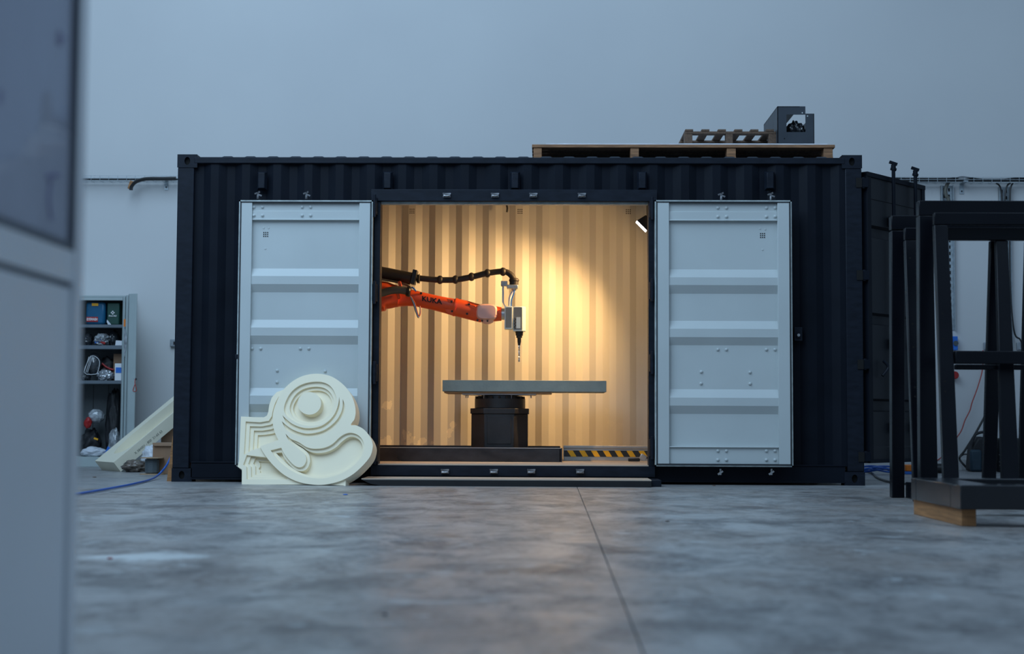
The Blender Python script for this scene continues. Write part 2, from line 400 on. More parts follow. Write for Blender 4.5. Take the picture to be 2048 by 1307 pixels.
# plain inner lining behind the front panels, so the inside is closed
MB().box(-HX+.1, XL0, .07, .075, ZF, 2.78).build('inner_lining', 'cream_paint', cont)
MB().box(XR1, HX-.1, .07, .075, ZF, 2.78).build('inner_lining', 'cream_paint', cont)
MB().box(XL0, XR1, .085, .09, ZH0+.01, 2.78).build('inner_lining', 'cream_paint', cont)
# back wall seen from inside: dark slope faces left (far flat to near flat)
pb = PY(740+215/3.352, 500, 2.37).x
YB = 2.345
m = corrug(-HX+.06, HX-.06, ZF-.02, 2.80, YB, .040, pb+.068, (.072, .068, .072, .066)); m.build('back_panel', 'backwall', cont, sharp=20)
MB().box(-HX+.05, HX-.05, 2.41, 2.425, .1, 2.85).build('rear_skin', 'navy', cont)
# left end wall and inner partition on the right
MB().box(-HX+.02, -HX+.05, .1, 2.36, .1, 2.83).build('end_panel', 'cream_paint', cont)
MB().box(2.86, 2.89, .1, 2.36, ZF, 2.80).build('end_panel', 'cream_paint', cont)
# ceiling and roof
MB().box(-HX+.05, HX-.05, .06, 2.40, 2.790, 2.802).build('ceiling_sheet', 'cream_paint', cont)
MB().box(-HX+.05, HX-.05, .06, 2.37, 2.835, 2.874).build('roof_sheet', 'housing', cont)
rb = MB(); xx = -2.60; k = 0
rm = MB(); r0 = .085; r1 = .035
rm.hexa([(-r0, 0, 0), (r0, 0, 0), (r0, 2.2, 0), (-r0, 2.2, 0)], [(-r1, .03, .029), (r1, .03, .029), (r1, 2.17, .029), (-r1, 2.17, .029)])
rme = pmesh(rm, 'roof_rib', 'housing')  # ribs and roof sheet paler than the walls, caught light put into their colour
while xx < 2.85:
    place(rme, cont, (xx, .075, 2.869), 'roof_rib'); xx += .2035
# interior floor
MB().box(-HX+.05, HX-.1, .082, 2.36, .125, ZF).build('floor_board', 'ply', cont)
# rails
MB().box(-HX+.15, HX-.15, -.002, .06, 2.816, 2.872).build('top_rail', 'navy_rail', cont, bevel=.006)
MB().box(-HX+.15, HX-.15, DY-.06, DY, 2.816, 2.872).build('top_rail', 'navy_rail', cont, bevel=.006)
for xa, xb in ((-HX+.17, XL0), (XR1, HX-.17)):
    b = MB().box(xa, xb, .004, .02, .03, .165).box(xa, xb, -.004, .05, .165, .178).box(xa, xb, -.004, .05, .02, .032)
    b.build('bottom_rail', 'navy', cont, bevel=.002)
MB().box(-HX+.17, HX-.17, DY-.05, DY, .02, .178).build('bottom_rail', 'navy', cont)
MB().box(-HX+.17, -HX+.172+.55, .0, .01, .04, .16).build('rail_plate', 'navy', cont)
# corner posts and castings
for sx_ in (-1, 1):
    for yy in (0, 1):
        y_a, y_b = (0, .14) if yy == 0 else (DY-.14, DY)
        xa, xb = sorted((sx_*(HX-.004), sx_*(HX-.150)))
        p = MB().box(xa, xb, y_a+.004, y_b, .118, HZ-.118)
        p.build('corner_post', 'navy_rail', cont, bevel=.008)
        for zc in (0, 1):
            z_a, z_b = (.0, .118) if zc == 0 else (HZ-.118, HZ)
            X0, X1 = sorted((sx_*HX, sx_*(HX-.178)))
            c = MB()
            # casting: a block whose front face has an oval hole (frame of quads round the hole, recess behind)
            n = 20; cx = (X0+X1)/2; cz = (z_a+z_b)/2
            fy = y_a if yy == 0 else y_b; s_ = 1 if yy == 0 else -1
            hole = [(cx+.0255*math.cos(2*PI*i/n)*1.0, fy, cz+.036*math.sin(2*PI*i/n)) for i in range(n)]
            inner = [(x, fy+s_*.035, z) for x, y, z in hole]
            rim = []
            for i in range(n):
                a_ = 2*PI*i/n; dx, dz = math.cos(a_), math.sin(a_)
                t = min((X1-X0)/2/abs(dx) if abs(dx) > 1e-6 else 9, (z_b-z_a)/2/abs(dz) if abs(dz) > 1e-6 else 9)
                rim.append((cx+dx*t, fy, cz+dz*t))
            # make the rim hit the corners
            cs = [(X1, z_b), (X0, z_b), (X0, z_a), (X1, z_a)]
            for (qx, qz) in cs:
                j = min(range(n), key=lambda i: (rim[i][0]-qx)**2+(rim[i][2]-qz)**2); rim[j] = (qx, fy, qz)
            back = [(x, fy+s_*.16, z) for x, y, z in rim]
            c.add(hole+rim, [(i, (i+1) % n, n+(i+1) % n, n+i) for i in range(n)])
            c.add(hole+inner, [(i, n+i, n+(i+1) % n, (i+1) % n) for i in range(n)])
            c.add(rim+back, [(i, (i+1) % n, n+(i+1) % n, n+i) for i in range(n)])
            c.add(back, [tuple(range(n))])
            co = c.build('corner_casting', 'navy_rail', cont, bevel=.006)
            MB().cyl((cx, fy+s_*.03, cz), (cx, fy+s_*.034, cz), .036, n=20).build('casting_recess', 'hole', co)
# door frame
MB().box(XL0-.02, XR1+.02, -.075, .085, ZH0, ZH1).build('door_header', 'navy_rail', cont, bevel=.005)
MB().box(XL1, XR0, -.02, .05, ZH0-.018, ZH0).build('header_seal', 'pale_seal', cont)
MB().box(XL0, XR1, -.07, .08, .064, ZF-.004).build('door_sill', 'navy_rail', cont, bevel=.005)
MB().box(XL1, XR0, -.068, .08, ZF-.004, ZF+.004).build('sill_plate', 'ply', cont)
MB().box(XL1-.058, XL1-.001, -.06, .10, .06, ZH0).build('door_jamb', 'navy_rail', cont, bevel=.004)
MB().box(XR0+.001, XR1, -.06, .10, .06, ZH0).build('door_jamb', 'navy_rail', cont, bevel=.004)
MB().box(XL0, XR1, -.02, .05, 0.0, .06).build('sill_foot', 'navy', cont)
# vent covers along the top
for px in (524.5, 775.5, 1030, 1284, 1539):
    x, z = XZ(px, 362, 0); q = MB()
    q.hexa([(x-.046, .005, z-.085), (x+.046, .005, z-.085), (x+.046, .005, z+.085), (x-.046, .005, z+.085)],
           [(x-.028, -.045, z-.068), (x+.028, -.045, z-.068), (x+.028, -.045, z+.068), (x-.028, -.045, z+.068)])
    q.build('vent_cover', 'navy_rail', cont, bevel=.004)
# catches (cam keepers) on header and sill, cams of the doors' locking rods
km = MB().box(-.036, .036, -.010, .012, .004, .016).box(-.030, -.014, -.022, 0, -.018, .004).box(.014, .030, -.022, 0, -.018, .004).cyl((-.026, -.024, -.012), (.026, -.024, -.012), .007, n=8).box(-.033, .033, 0, .012, -.022, .014)
kme = pmesh(km, 'rod_catch', 'catch')
for px in (893.6, 990, 1066.7, 1163.6): place(kme, cont, PY(px, 389.5, -.085), 'rod_catch')
for px in (890, 987.5, 1062.5, 1160): place(kme, cont, PY(px, 941, -.085), 'rod_catch')
# vents in the back wall: 3 x 3 holes under small screws
def vent(parent, px, py, Y, pitch=.0175, r=.0055, rows=3):
    q = MB(); c = PY(px, py, Y)
    for i in range(-1, 2):
        for j in range(-1, 2):
            q.cyl((c.x+i*pitch, c.y-.0035, c.z+j*pitch), (c.x+i*pitch, c.y+.002, c.z+j*pitch), r, n=8)
    q.build('vent_holes', 'hole', parent)
for px, py in ((824, 422), (1040, 422.5), (1256.5, 423)): vent(cont, px, py, YB+.003 if px != 0 else YB, .0195, .0062)

# ---- white side doors folded back flat against the container
YD = -.150                         # face of the stiles
def side_door(x0p, x1p, flip, ridges, s0, s1):
    def fx(px): return PY(px, 660, YD).x
    zt = PY((x0p+x1p)/2, 405, YD).z; zb = PY((x0p+x1p)/2, 927.5, YD).z
    x0, x1 = fx(x0p), fx(x1p)
    xa, xb = fx(s0), fx(s1)       # inner edges of the stiles
    ztc = PY(600, 438.5, YD).z if not flip else PY(1450, 440, YD).z
    zbc = PY(600, 892, YD).z if not flip else PY(1450, 893.5, YD).z
    yp = YD+.045
    # pressed sheet with three proud horizontal ridges
    zz = [(ztc, yp)]
    for (a, b_, c, d) in ridges:
        za, zb_, zc, zd = [PY((x0p+x1p)/2, v, YD+.02).z for v in (a, b_, c, d)]
        zz += [(za, yp), (zb_, yp-.036), (zc, yp-.036), (zd, yp)]
    zz.append((zbc, yp))
    sh = MB(); n = len(zz)
    sh.add([(xa, y, z) for z, y in zz]+[(xb, y, z) for z, y in zz], [(i, i+1, n+i+1, n+i) for i in range(n-1)])
    door = sh.build('side_door', 'white_paint', cont, sharp=15)
    for a, b_ in ((x0, xa), (xb, x1)):
        MB().box(a, b_, YD, YD+.06, zb, zt).build('door_stile', 'white_paint', door, bevel=.003)
    t = MB().box(xa, xb, YD+.030, YD+.05, ztc+.075, zt).box(xa, xb, YD+.018, YD+.05, ztc, ztc+.078).box(xa, xb, YD+.008, YD+.05, ztc-.004, ztc+.004)
    t.build('door_rail', 'white_paint', door, bevel=.003)
    t = MB().box(xa, xb, YD+.024, YD+.05, zb, zbc).box(xa, xb, YD+.006, YD+.05, zbc-.005, zbc+.004)
    t.build('door_rail', 'white_paint', door, bevel=.003)
    MB().box(x0, x1, YD+.06, YD+.085, zb, zt).build('door_skin', 'navy', door)
    # seal all round: pale lip outside, dark rubber inside
    o = .022
    for nm, mt, e0, e1, ya, yb in (('door_gasket', 'gasket', 0.001, .010, YD-.004, YD+.05), ('seal_lip', 'pale_seal', .010, o, YD+.004, YD+.055)):
        q = MB()
        q.box(x0-e1, x0-e0, ya, yb, zb-e1, zt+e1).box(x1+e0, x1+e1, ya, yb, zb-e1, zt+e1).box(x0-e1, x1+e1, ya, yb, zt+e0, zt+e1).box(x0-e1, x1+e1, ya, yb, zb-e1, zb-e0)
        q.build(nm, mt, door)
    return door, x0, x1, zb, zt
rv = MB().cyl((0, 0, 0), (0, -.004, 0), .0155, .0155, n=12).loft([((0, -.004, 0), .0125, .0125), ((0, -.010, 0), .0105, .0105), ((0, -.014, 0), .005, .005)], n=12)
rve = pmesh(rv, 'rivet', 'white_paint')
sc = pmesh(MB().loft([((0, 0, 0), .009, .009), ((0, -.004, 0), .007, .007)], n=8), 'screw_head', 'white_paint')
ld, lx0, lx1, lzb, lzt = side_door(479, 738, False, ((536.2, 552, 568, 584), (638.8, 655, 671, 688), (775.5, 791, 808, 824)), 500.5, 716)
rd, rx0, rx1, rzb, rzt = side_door(1315, 1580, True, ((538, 554.6, 570, 586.8), (641, 657.4, 674, 690), (778, 795, 811, 827.5)), 1338.5, 1556.5)
yt, yr = YD+.018, YD+.045
for px in (507.9, 525, 604.3, 621.2):
    for py, y in ((414, YD+.030), (430.6, yt), (696.5, yr), (900, YD+.024), (917, YD+.024)): place(rve, ld, PY(px if py < 600 else px-3.5, py, y), 'rivet')
for px, py in ((554.5, 740.5), (554, 763.5), (650.3, 741.7), (650.3, 764)): place(rve, ld, PY(px, py, yr), 'rivet')
for px in (1435.6, 1452.6, 1532.6, 1549.8):
    for py, y in ((415.5, YD+.030), (433, yt), (698.5, yr), (901, YD+.024), (919, YD+.024)): place(rve, rd, PY(px, py, y), 'rivet')
for px, py in ((1402.4, 743), (1402, 766.4), (1499.8, 744), (1500, 766.8)): place(rve, rd, PY(px, py, yr), 'rivet')
vent(ld, 531.5, 468.5, yr, .0168, .0052); vent(rd, 1525, 470.5, yr, .0168, .0052)
for d_, L_ in ((ld, ((527.5, 455.5), (537.3, 455.5), (530.7, 497))), (rd, ((1519.8, 457.3), (1530.5, 458.5), (1525, 499)))):
    for px, py in L_: place(sc, d_, PY(px, py, yr), 'screw_head')
# hinges between doors and jambs
for px, lst in ((749.5, (412, 585, 745, 905)), (1304, (417, 580, 725, 895))):
    for py in lst:
        c = PY(px, py, -.11); q = MB().box(c.x-.020, c.x+.020, -.125, -.058, c.z-.075, c.z+.075).cyl((c.x, -.13, c.z-.10), (c.x, -.13, c.z+.10), .013, n=10)
        q.build('hinge', 'navy_rail', cont, bevel=.003)
# locking-rod cams that stick out above and below the folded doors
cm = MB().cyl((0, 0, -.03), (0, 0, .022), .012, n=8).bar((-.028, 0, .014), (.020, -.008, .034), .012, .014, V((0, 1, 0))).bar((-.006, -.008, .012), (.032, 0, -.002), .012, .014, V((0, 1, 0)))
cme = pmesh(cm, 'rod_cam', 'catch')
for px, py in ((516, 391), (613, 391), (1442.5, 393), (1541.5, 393)): place(cme, cont, PY(px, py, YD+.075), 'rod_cam')
cme2 = pmesh(MB().cyl((0, 0, .03), (0, 0, -.022), .010, n=8).bar((-.022, 0, -.018), (.02, -.01, .012), .014, .016, V((0, 1, 0))), 'rod_cam', 'steel')
for px, py in ((1441, 944), (1543, 944)): place(cme2, cont, PY(px, py, YD+.075), 'rod_cam')
# lock box plate right of the right door
x, z = XZ(1595.5, 668, 0); MB().box(x-.036, x+.036, -.03, .02, z-.06, z+.06).box(x-.02, x+.02, -.042, -.03, z-.035, z+.005).build('lock_plate', 'navy_rail', cont, bevel=.004)
MB().cyl((x, -.05, z-.01), (x, -.03, z-.01), .013, n=12).build('lock_pin', 'steel', cont)
# edge of the folded door's handle side, left
x, z = XZ(476, 713, YD+.03); MB().box(x-.02, x+.012, YD, YD+.06, z-.02, z+.02).build('door_latch', 'navy_rail', cont, bevel=.003)

# ---- end door, ajar to the right, its outer face turned to us
hinge = V((HX+.02, .06, 0)); dv = V((.70, .80, 0)).normalized(); nv = V((dv.y, -dv.x, 0)); DW = 1.08
zt, zb = 2.745, .205
def dp(t, z, out=0.): return hinge+dv*t+nv*out+V((0, 0, z))
prof = [(zt, 0), (zt-.22, 0), (zt-.225, -.006)]
for py0, py1 in ((452, 477), (626, 650), (797, 823)):
    za, zb_ = PY(1740, py0, .2).z, PY(1740, py1, .2).z; zm = (za+zb_)/2
    prof += [(za, -.006), (za-.02, -.045), (zb_+.012, -.045), (zb_, -.006)]
zc_ = PY(1745, 894, .2).z
prof += [(zc_+.01, -.006), (zc_, 0), (zb, 0)]
n = len(prof)
sh = MB().add([dp(.06, z, .03+o) for z, o in prof]+[dp(DW-.05, z, .03+o) for z, o in prof], [(i, i+1, n+i+1, n+i) for i in range(n-1)])
ed = sh.build('end_door', 'end_door_paint', cont, sharp=5)
for t0, t1 in ((0, .07), (DW-.06, DW)):
    MB().hexa([dp(t0, zb, -.02), dp(t1, zb, -.02), dp(t1, zb, .04), dp(t0, zb, .04)], [dp(t0, zt, -.02), dp(t1, zt, -.02), dp(t1, zt, .04), dp(t0, zt, .04)]).build('door_stile', 'navy', ed, bevel=.003)
for z0, z1 in ((zt-.03, zt+.012), (zb-.012, zb+.02)):
    MB().hexa([dp(0, z0, -.03), dp(DW, z0, -.03), dp(DW, z0, .045), dp(0, z0, .045)], [dp(0, z1, -.03), dp(DW, z1, -.03), dp(DW, z1, .045), dp(0, z1, .045)]).build('door_rail', 'navy', ed, bevel=.003)
def tof(px):           # distance along the door for a pixel column
    lo, hi = 0., 1.2
    for _ in range(40):
        mid = (lo+hi)/2; p = dp(mid, 1.5, .07)-CAM; X = 1024+FPX*p.dot(RT)/p.dot(FW)
        lo, hi = (mid, hi) if X < px else (lo, mid)
    return lo
for px in (1789, 1833):
    t = tof(px)
    MB().cyl(dp(t, .09, .075), dp(t, zt+.07, .075), .017, n=12).build('locking_bar', 'navy', ed)
    q = MB(); c = dp(t, zt+.07, .075)
    q.cyl(c, c+V((0, 0, .05)), .022, n=10).bar(c+V((-.036, 0, .076)), c+V((.034, 0, .052)), .024, .026, V((0, 1, 0))).bar(c+V((-.026, 0, .016)), c+V((.026, 0, .004)), .024, .024, V((0, 1, 0)))
    q.build('bar_cam', 'navy', ed, bevel=.002)
    for zz_ in (2.35, 1.25, .5): MB().cbox(dp(t, zz_, .06), .075, .05, .09, Matrix.Rotation(math.atan2(dv.y, dv.x), 3, 'Z')).build('bar_bracket', 'navy', ed, bevel=.004)
t = tof(1768); MB().tube([dp(t, PY(1768, 722, .3).z, .06), dp(t+.03, PY(1768, 735, .3).z, .09), dp(t-.02, PY(1766, 752, .3).z, .06)], .014).build('lock_lever', 'navy_rail', ed)
for py in (365, 550, 728, 913):
    z = PY(1720, py, 0).z
    MB().box(HX-.055, HX-.004, -.006, .05, z-.042, z+.042).build('hinge_pocket', 'hole', cont)
    MB().box(HX-.004, HX+.055, .0, .05, z-.04, z+.04).cyl((HX+.012, .02, z-.05), (HX+.012, .02, z+.05), .016, n=10).build('hinge', 'navy', cont, bevel=.003)
# ---- step plank in front of the sill
st = thing('threshold_step', 'low black step plank with worn tan top lying before the lit doorway', 'step', (-.06, -.4, 0))
a = PY(737, 960, -.6).x; b_ = PY(1303, 960, -.6).x
q = MB().prism([(a-.05, -.60, .052), (a-.05, -.60, .046), (a+.02, -.60, .014), (a+.12, -.60, .0), (b_, -.60, .0), (b_, -.60, .052)], (0, .48, 0))
q.build('plank', 'black', st, bevel=.004)
MB().box(a-.06, b_+.0, -.595, -.12, .0525, .060).build('tread', 'ply', st)
MB().box(b_+.004, b_+.09, -.50, -.12, 0, .056).build('end_piece', 'navy_rail', st, bevel=.005)

# ------------------------------------------------------------------ machine bed, rotary table, slab
BY0, BY1 = .98, 1.80
bx1 = PY(1122, 905, BY0).x; bz = PY(1000, 896, BY0).z
bed = thing('machine_bed', 'long black steel machine bed on the container floor, under the robot and table', 'machine bed', (-1.0, 1.4, ZF))
MB().box(-2.8, bx1, BY0, BY0+.06, ZF, bz).build('front_beam', 'bed', bed, bevel=.004)
MB().box(-2.8, bx1, BY1-.06, BY1, ZF, bz+.012).build('rear_beam', 'bed', bed, bevel=.004)
MB().box(-2.8, bx1-.02, BY0+.06, BY1-.06, ZF, bz-.01).build('bed_plate', 'bed', bed)
MB().box(-2.8, bx1, BY0-.004, BY0+.07, bz, bz+.006).build('top_strip', 'steel', bed)
MB().box(bx1-.012, bx1+.012, BY0+.0, BY0+.03, ZF, bz+.004).build('end_bracket', 'bed', bed)
zb0 = bz+.006
tx = PY(999, 850, 1.35).x; TY = 1.50
def tz(py, Y=1.50): return PY(999, py, Y).z
def tr(pxw, Y): return pxw/2/(FPX/(Y+13.3))
rt = thing('rotary_table', 'squat black rotary table pedestal bolted on the machine bed below the slab', 'rotary table', (tx, TY, zb0))
ped = MB().loft([((tx, TY, zb0-.016), .29, .29*.93), ((tx, TY, tz(827)), .29, .29*.93)], n=8)
pw = tr(114, TY-.27)
def octa(w, ch, z0, z1):
    P_ = [(-w, -w+ch), (-w+ch, -w), (w-ch, -w), (w, -w+ch), (w, w-ch), (w-ch, w), (-w+ch, w), (-w, w-ch)]
    return MB().prism([(tx+x, TY+y, z0) for x, y in P_], (0, 0, z1-z0))
octa(pw, pw*.48, zb0-.012, tz(827, TY-pw)).build('pedestal', 'pedestal', rt, bevel=.006)
pl = octa(pw*.45, .01, zb0+.04, tz(832, TY-pw))
MB().box(tx-pw*.42, tx+pw*.42, TY-pw-.006, TY-pw+.01, zb0+.03, tz(831, TY-pw)).build('access_cover', 'pedestal', rt, bevel=.003)
octa(tr(118, TY-.28), pw*.48, tz(827, TY-.28), tz(816, TY-.28)).build('flange', 'pedestal', rt, bevel=.005)
MB().cyl((tx, TY, tz(816)), (tx, TY, tz(797)), tr(101, TY), n=40).build('drum', 'pedestal', rt, bevel=.003)
bolt = pmesh(MB().cyl((0, 0, 0), (0, 0, .022), .012, n=6), 'bolt', 'black')
for i in range(20):
    a_ = 2*PI*i/20; place(bolt, rt, (tx+tr(95, TY)*math.cos(a_), TY+tr(95, TY)*math.sin(a_), tz(797)), 'bolt')
SF = 1.24                                   # front of the slab
def sx2(px, Y=SF): return PY(px, 770, Y).x
zs0, zs1 = PY(1000, 782.5, SF).z, PY(1000, 760, SF).z
MB().cyl((tx, TY, tz(797)), (tx, TY, zs0-.040), tr(89, TY), n=40).build('bearing_ring', 'pedestal', rt)
MB().cyl((tx, TY, zs0-.0395), (tx, TY, zs0-.032), tr(74, TY), n=32).build('hub', 'pedestal', rt)
MB().box(sx2(924, SF+.06), sx2(1072, SF+.06), SF+.06, 1.84, zs0-.0315, zs0-.0175).build('face_plate', 'steel', rt, bevel=.002)
for px in (932, 936, 968, 1023, 1062):
    x = sx2(px, SF+.08); MB().cyl((x, SF+.08, zs0-.0315), (x, SF+.08, zs0-.0315-(.028 if px in (932, 936, 1062) else .055)), .006, n=8).build('stud', 'steel', rt)
bd = MB().box(sx2(886)+.01, sx2(1104), SF+.03, 1.87, zs0-.017, zs0-.001).build('base_board', 'plywood_edge', None, bevel=.002)
tag(bd, 'plywood mounting board between the rotary table and the grey slab', 'board')
sl = MB().box(sx2(885), sx2(1213), SF, 1.90, zs0, zs1).build('tooling_slab', 'slab', None, bevel=.003)
tag(sl, 'thick blue-grey slab of material lying on the rotary table under the drill', 'slab')

c = PY(1013, 424, 2.2)
tag(MB().tube([(c.x-.01, 2.2, 2.789), (c.x+.008, 2.2, (c.z+2.789)/2), (c.x+.004, 2.2, c.z)], .010).build('hanging_strap', 'black'), 'short black strap hanging from the container ceiling at the middle of the back wall', 'strap')

# hazard-striped kerb bar on the right of the bed
KY = 1.62
hz = thing('striped_kerb_bar', 'low aluminium kerb bar with yellow and black hazard stripes right of the bed', 'barrier', (1.2, KY, ZF))
kx0 = PY(1127, 905, KY).x; kx1 = 1.95
MB().box(kx0, kx1, KY, KY+.07, ZF, ZF+.138).build('profile', 'alu', hz, bevel=.003)
MB().box(kx0, kx1, KY-.012, KY+.08, ZF+.118, ZF+.145).build('top_lip', 'alu', hz, bevel=.003)
MB().box(kx0+.005, kx1, KY-.003, KY, ZF+.038, ZF+.098).build('black_tape', 'stripe_black', hz)
x = kx0+.035; z0, z1 = ZF+.038, ZF+.098
while x < kx1-.1:
    MB().prism([(x, KY-.0045, z1), (x+.055, KY-.0045, z1), (x+.093, KY-.0045, z0), (x+.038, KY-.0045, z0)], (0, .002, 0)).build('yellow_stripe', 'yellow', hz); x += .116
pgx = PY(1268, 912, 1.15)
pg = thing('cable_plug', 'small black cable plug lying on the floor before the striped bar', 'plug', (pgx.x, 1.15, ZF))
MB().cbox((pgx.x, 1.15, ZF+.022), .11, .05, .032).build('plug_body', 'black', pg, bevel=.006)
MB().cbox((pgx.x+.085, 1.15, ZF+.045), .06, .05, .055, Matrix.Rotation(.5, 3, 'Y')).build('plug_collar', 'steel', pg, bevel=.005)
MB().tube([(pgx.x+.10, 1.15, ZF+.05), (pgx.x+.18, 1.2, ZF+.03), (pgx.x+.4, 1.4, ZF+.012)], .010).build('cord', 'black', pg)

# ------------------------------------------------------------------ robot arm
RY = 1.30
def R_(px, py, Y=RY): return PY(px, py, Y)
def rl(n): return n/(FPX/(RY+13.3))
rob = thing('robot_arm', 'orange industrial robot arm reaching in from the left with a milling spindle', 'robot', (-2.25, RY+.05, zb0-.016))
RX = -2.25
MB().box(RX-.3, RX+.3, RY-.22, RY+.32, zb0-.016, zb0+.05).build('base_plate', 'black', rob, bevel=.01)
MB().loft([((RX, RY+.05, zb0+.05), .24, .24), ((RX, RY+.05, zb0+.22), .20, .20), ((RX, RY+.05, zb0+.30), .22, .22)], n=24).build('base', 'black', rob)
MB().loft([((RX, RY+.05, zb0+.30), .22, .22), ((RX, RY+.05, zb0+.46), .23, .23), ((RX+.05, RY+.05, zb0+.60), .16, .16)], n=24).build('column', 'orange', rob)
sh_ = V((RX+.10, RY+.05, zb0+.55)); el = R_(735, 600)
el = V((el.x, RY, el.z))
MB().cyl(sh_+V((0, -.17, 0)), sh_+V((0, .17, 0)), .13, n=24).build('shoulder', 'orange', rob, bevel=.01)
MB().loft([(sh_, .09, .13), (sh_.lerp(el, .5), .075, .10), (el+V((-.05, .05, 0)), .085, .12)], n=20, e=3).build('lower_arm', 'orange', rob)
# elbow housing with flared rim
MB().loft([(R_(722, 590), .10, .14), (R_(748, 592), .13, .155), (R_(768, 592), .135, .145), (R_(776, 590), .13, .125), (R_(800, 594), .11, .095)], n=28, e=2.6).build('elbow_housing', 'orange', rob)
# forearm, lofted between the top and bottom outlines of the photo
prof = [(768, 571, 619, .8), (785, 568, 617.5, .85), (800, 573, 613.5, .9), (818, 578, 612, .95), (832, 581, 612.5, 1), (842, 583.5, 614.5, 1.0), (868, 589.5, 620, 1), (893, 594.5, 626.5, 1), (908, 596.8, 631.2, 1), (911, 596.0, 632.2, 1.03), (915, 597, 632.6, 1.03), (930, 600, 636.5, .98), (948, 605.5, 641, .92), (965, 610, 645, .85)]
ax = (R_(965, 627)-R_(800, 593)).normalized()
rg = [(R_(x, (t+b)/2), rl((b-t)/2*1.0)*k, rl((b-t)/2)) for x, t, b, k in prof]
fo = MB().loft(rg, n=28, e=2.5, dirs=[ax]*len(rg)).build('forearm', 'orange', rob, sharp=50)
# seam flange, cast pockets and screws on the forearm
MB().loft([(R_(909.5, 613.8), rl(19.6), rl(18.6)), (R_(912.5, 614.4), rl(19.6), rl(18.6))], n=28, e=2.5, dirs=[ax, ax]).build('arm_flange', 'orange', fo)
FYr = RY-rl(16.5)
def pocket(pts, mt='orange', dy=-.004):
    MB().prism([R_(x, y, FYr+.006) for x, y in pts], (0, dy*2, 0)).build('cast_rib', mt, fo, bevel=.003)
pocket([(893, 597), (907, 598.5), (907, 606.5), (896, 603.5)]); pocket([(889, 617.5), (907, 619), (906, 629), (893, 625)])
pocket([(934, 606), (951, 611), (956, 622), (943, 615)])
for x, y in ((903, 603), (904, 622), (934, 627), (938, 608), (955, 640), (842, 586)):
    c = R_(x, y, FYr-.004); MB().cyl(c+V((0, .02, 0)), c, .011, n=10).build('screw', 'black_print', fo)
# arm label
ad = (R_(885, 601)-R_(843, 593.5)).normalized()
text('arm_lettering', 'KUKA', rl(13.5), 'black_print', fo, R_(863.5, 600.2, RY-rl(17)*.985-.006), ad, V((0, -.12, 1)), .002, .0022, 1.12)
# wrist
MB().ball(R_(975, 628), rl(19), rl(18), rl(17.5), n=28, m=18).build('wrist', 'orange', rob)
wr = MB().loft([(R_(973.5, 624, RY-rl(5)), rl(21), rl(17)), (R_(973.5, 623.5, RY-rl(16)), rl(21), rl(15.5)), (R_(973, 623, RY-rl(20.5)), rl(18), rl(13)), (R_(973, 623, RY-rl(21.5)), rl(10), rl(7))], n=32, e=3.6, dirs=[V((0, -1, 0))]*4)
wc = wr.build('wrist_cap', 'pinkcap', rob); wc['label'] = 'pale pink rounded wrist cap'
MB().ball(R_(975, 632), rl(17), rl(17), rl(16.5), n=28, m=18).build('wrist_shell', 'pinkcap', rob)
for x, y in ((964, 641), (975, 641.5), (990, 619), (991, 630)):
    c = R_(x, y, RY-rl(18)); MB().cyl(c+V((0, .02, 0)), c-V((0, .006, 0)), .009, n=10).build('screw', 'black_print', wc)
MB().loft([(R_(988, 627), rl(14.5), rl(16)), (R_(1000, 627.5), rl(14), rl(14)), (R_(1003, 627.5), rl(14), rl(14))], n=24).build('wrist_flange', 'orange', rob)
MB().cyl(R_(1003, 627.5), R_(1009, 627.7), rl(11.5), n=24).build('tool_flange', 'steel', rob)
# spindle: a bracket box, the motor body and nose
MB().box(R_(1009.5, 636).x, R_(1025.5, 636).x, RY-.085, RY+.085, R_(1015, 658.5).z, R_(1015, 613.5).z).build('spindle_bracket', 'spindle', rob, bevel=.004)
MB().box(R_(1011.5, 636).x, R_(1023.5, 636).x, RY-.087, RY-.080, R_(1015, 656).z, R_(1015, 616).z).build('bracket_plate', 'spindle_shade', rob)
sx0, sx1, sz0, sz1 = R_(1026.5, 636).x, R_(1051.5, 636).x, R_(1040, 662.5).z, R_(1040, 613.5).z
spb = MB().prism([(sx0, RY-.075, sz0), (sx1-.034, RY-.075, sz0), (sx1, RY-.035, sz0), (sx1, RY+.085, sz0), (sx0, RY+.085, sz0)], (0, 0, sz1-sz0)).build('spindle_body', 'spindle', rob, bevel=.005)
MB().box(R_(1027.5, 636).x, R_(1044.5, 636).x, RY-.078, RY-.07, R_(1040, 660).z, R_(1040, 615.5).z).build('side_plate', 'spindle_shade', spb)
MB().box(R_(1033, 636).x, R_(1041, 636).x, RY-.080, RY-.075, R_(1040, 657).z, R_(1040, 635).z).build('plate_window', 'spindle', spb)
zg = [R_(1029.5+(1.8 if i % 2 else -1.0), 635+i*3.1, RY-.082) for i in range(8)]
MB().tube(zg, .0035, n=6).build('side_marking', 'black_print', spb)
cxs = R_(1038.5, 668).x
def ringz(px_r, py): return ((cxs, RY, R_(1038.5, py).z), rl(px_r), rl(px_r))
MB().loft([ringz(8, 662), ringz(8, 665.5), ringz(7.5, 666.5), ringz(7.6, 670.5), ringz(5, 672)], n=24).build('spindle_nose', 'black', rob)
MB().loft([ringz(6, 671.5), ringz(6, 675), ringz(3.8, 676), ringz(3.6, 683), ringz(2.4, 690)], n=20).build('tool_holder', 'black', rob)
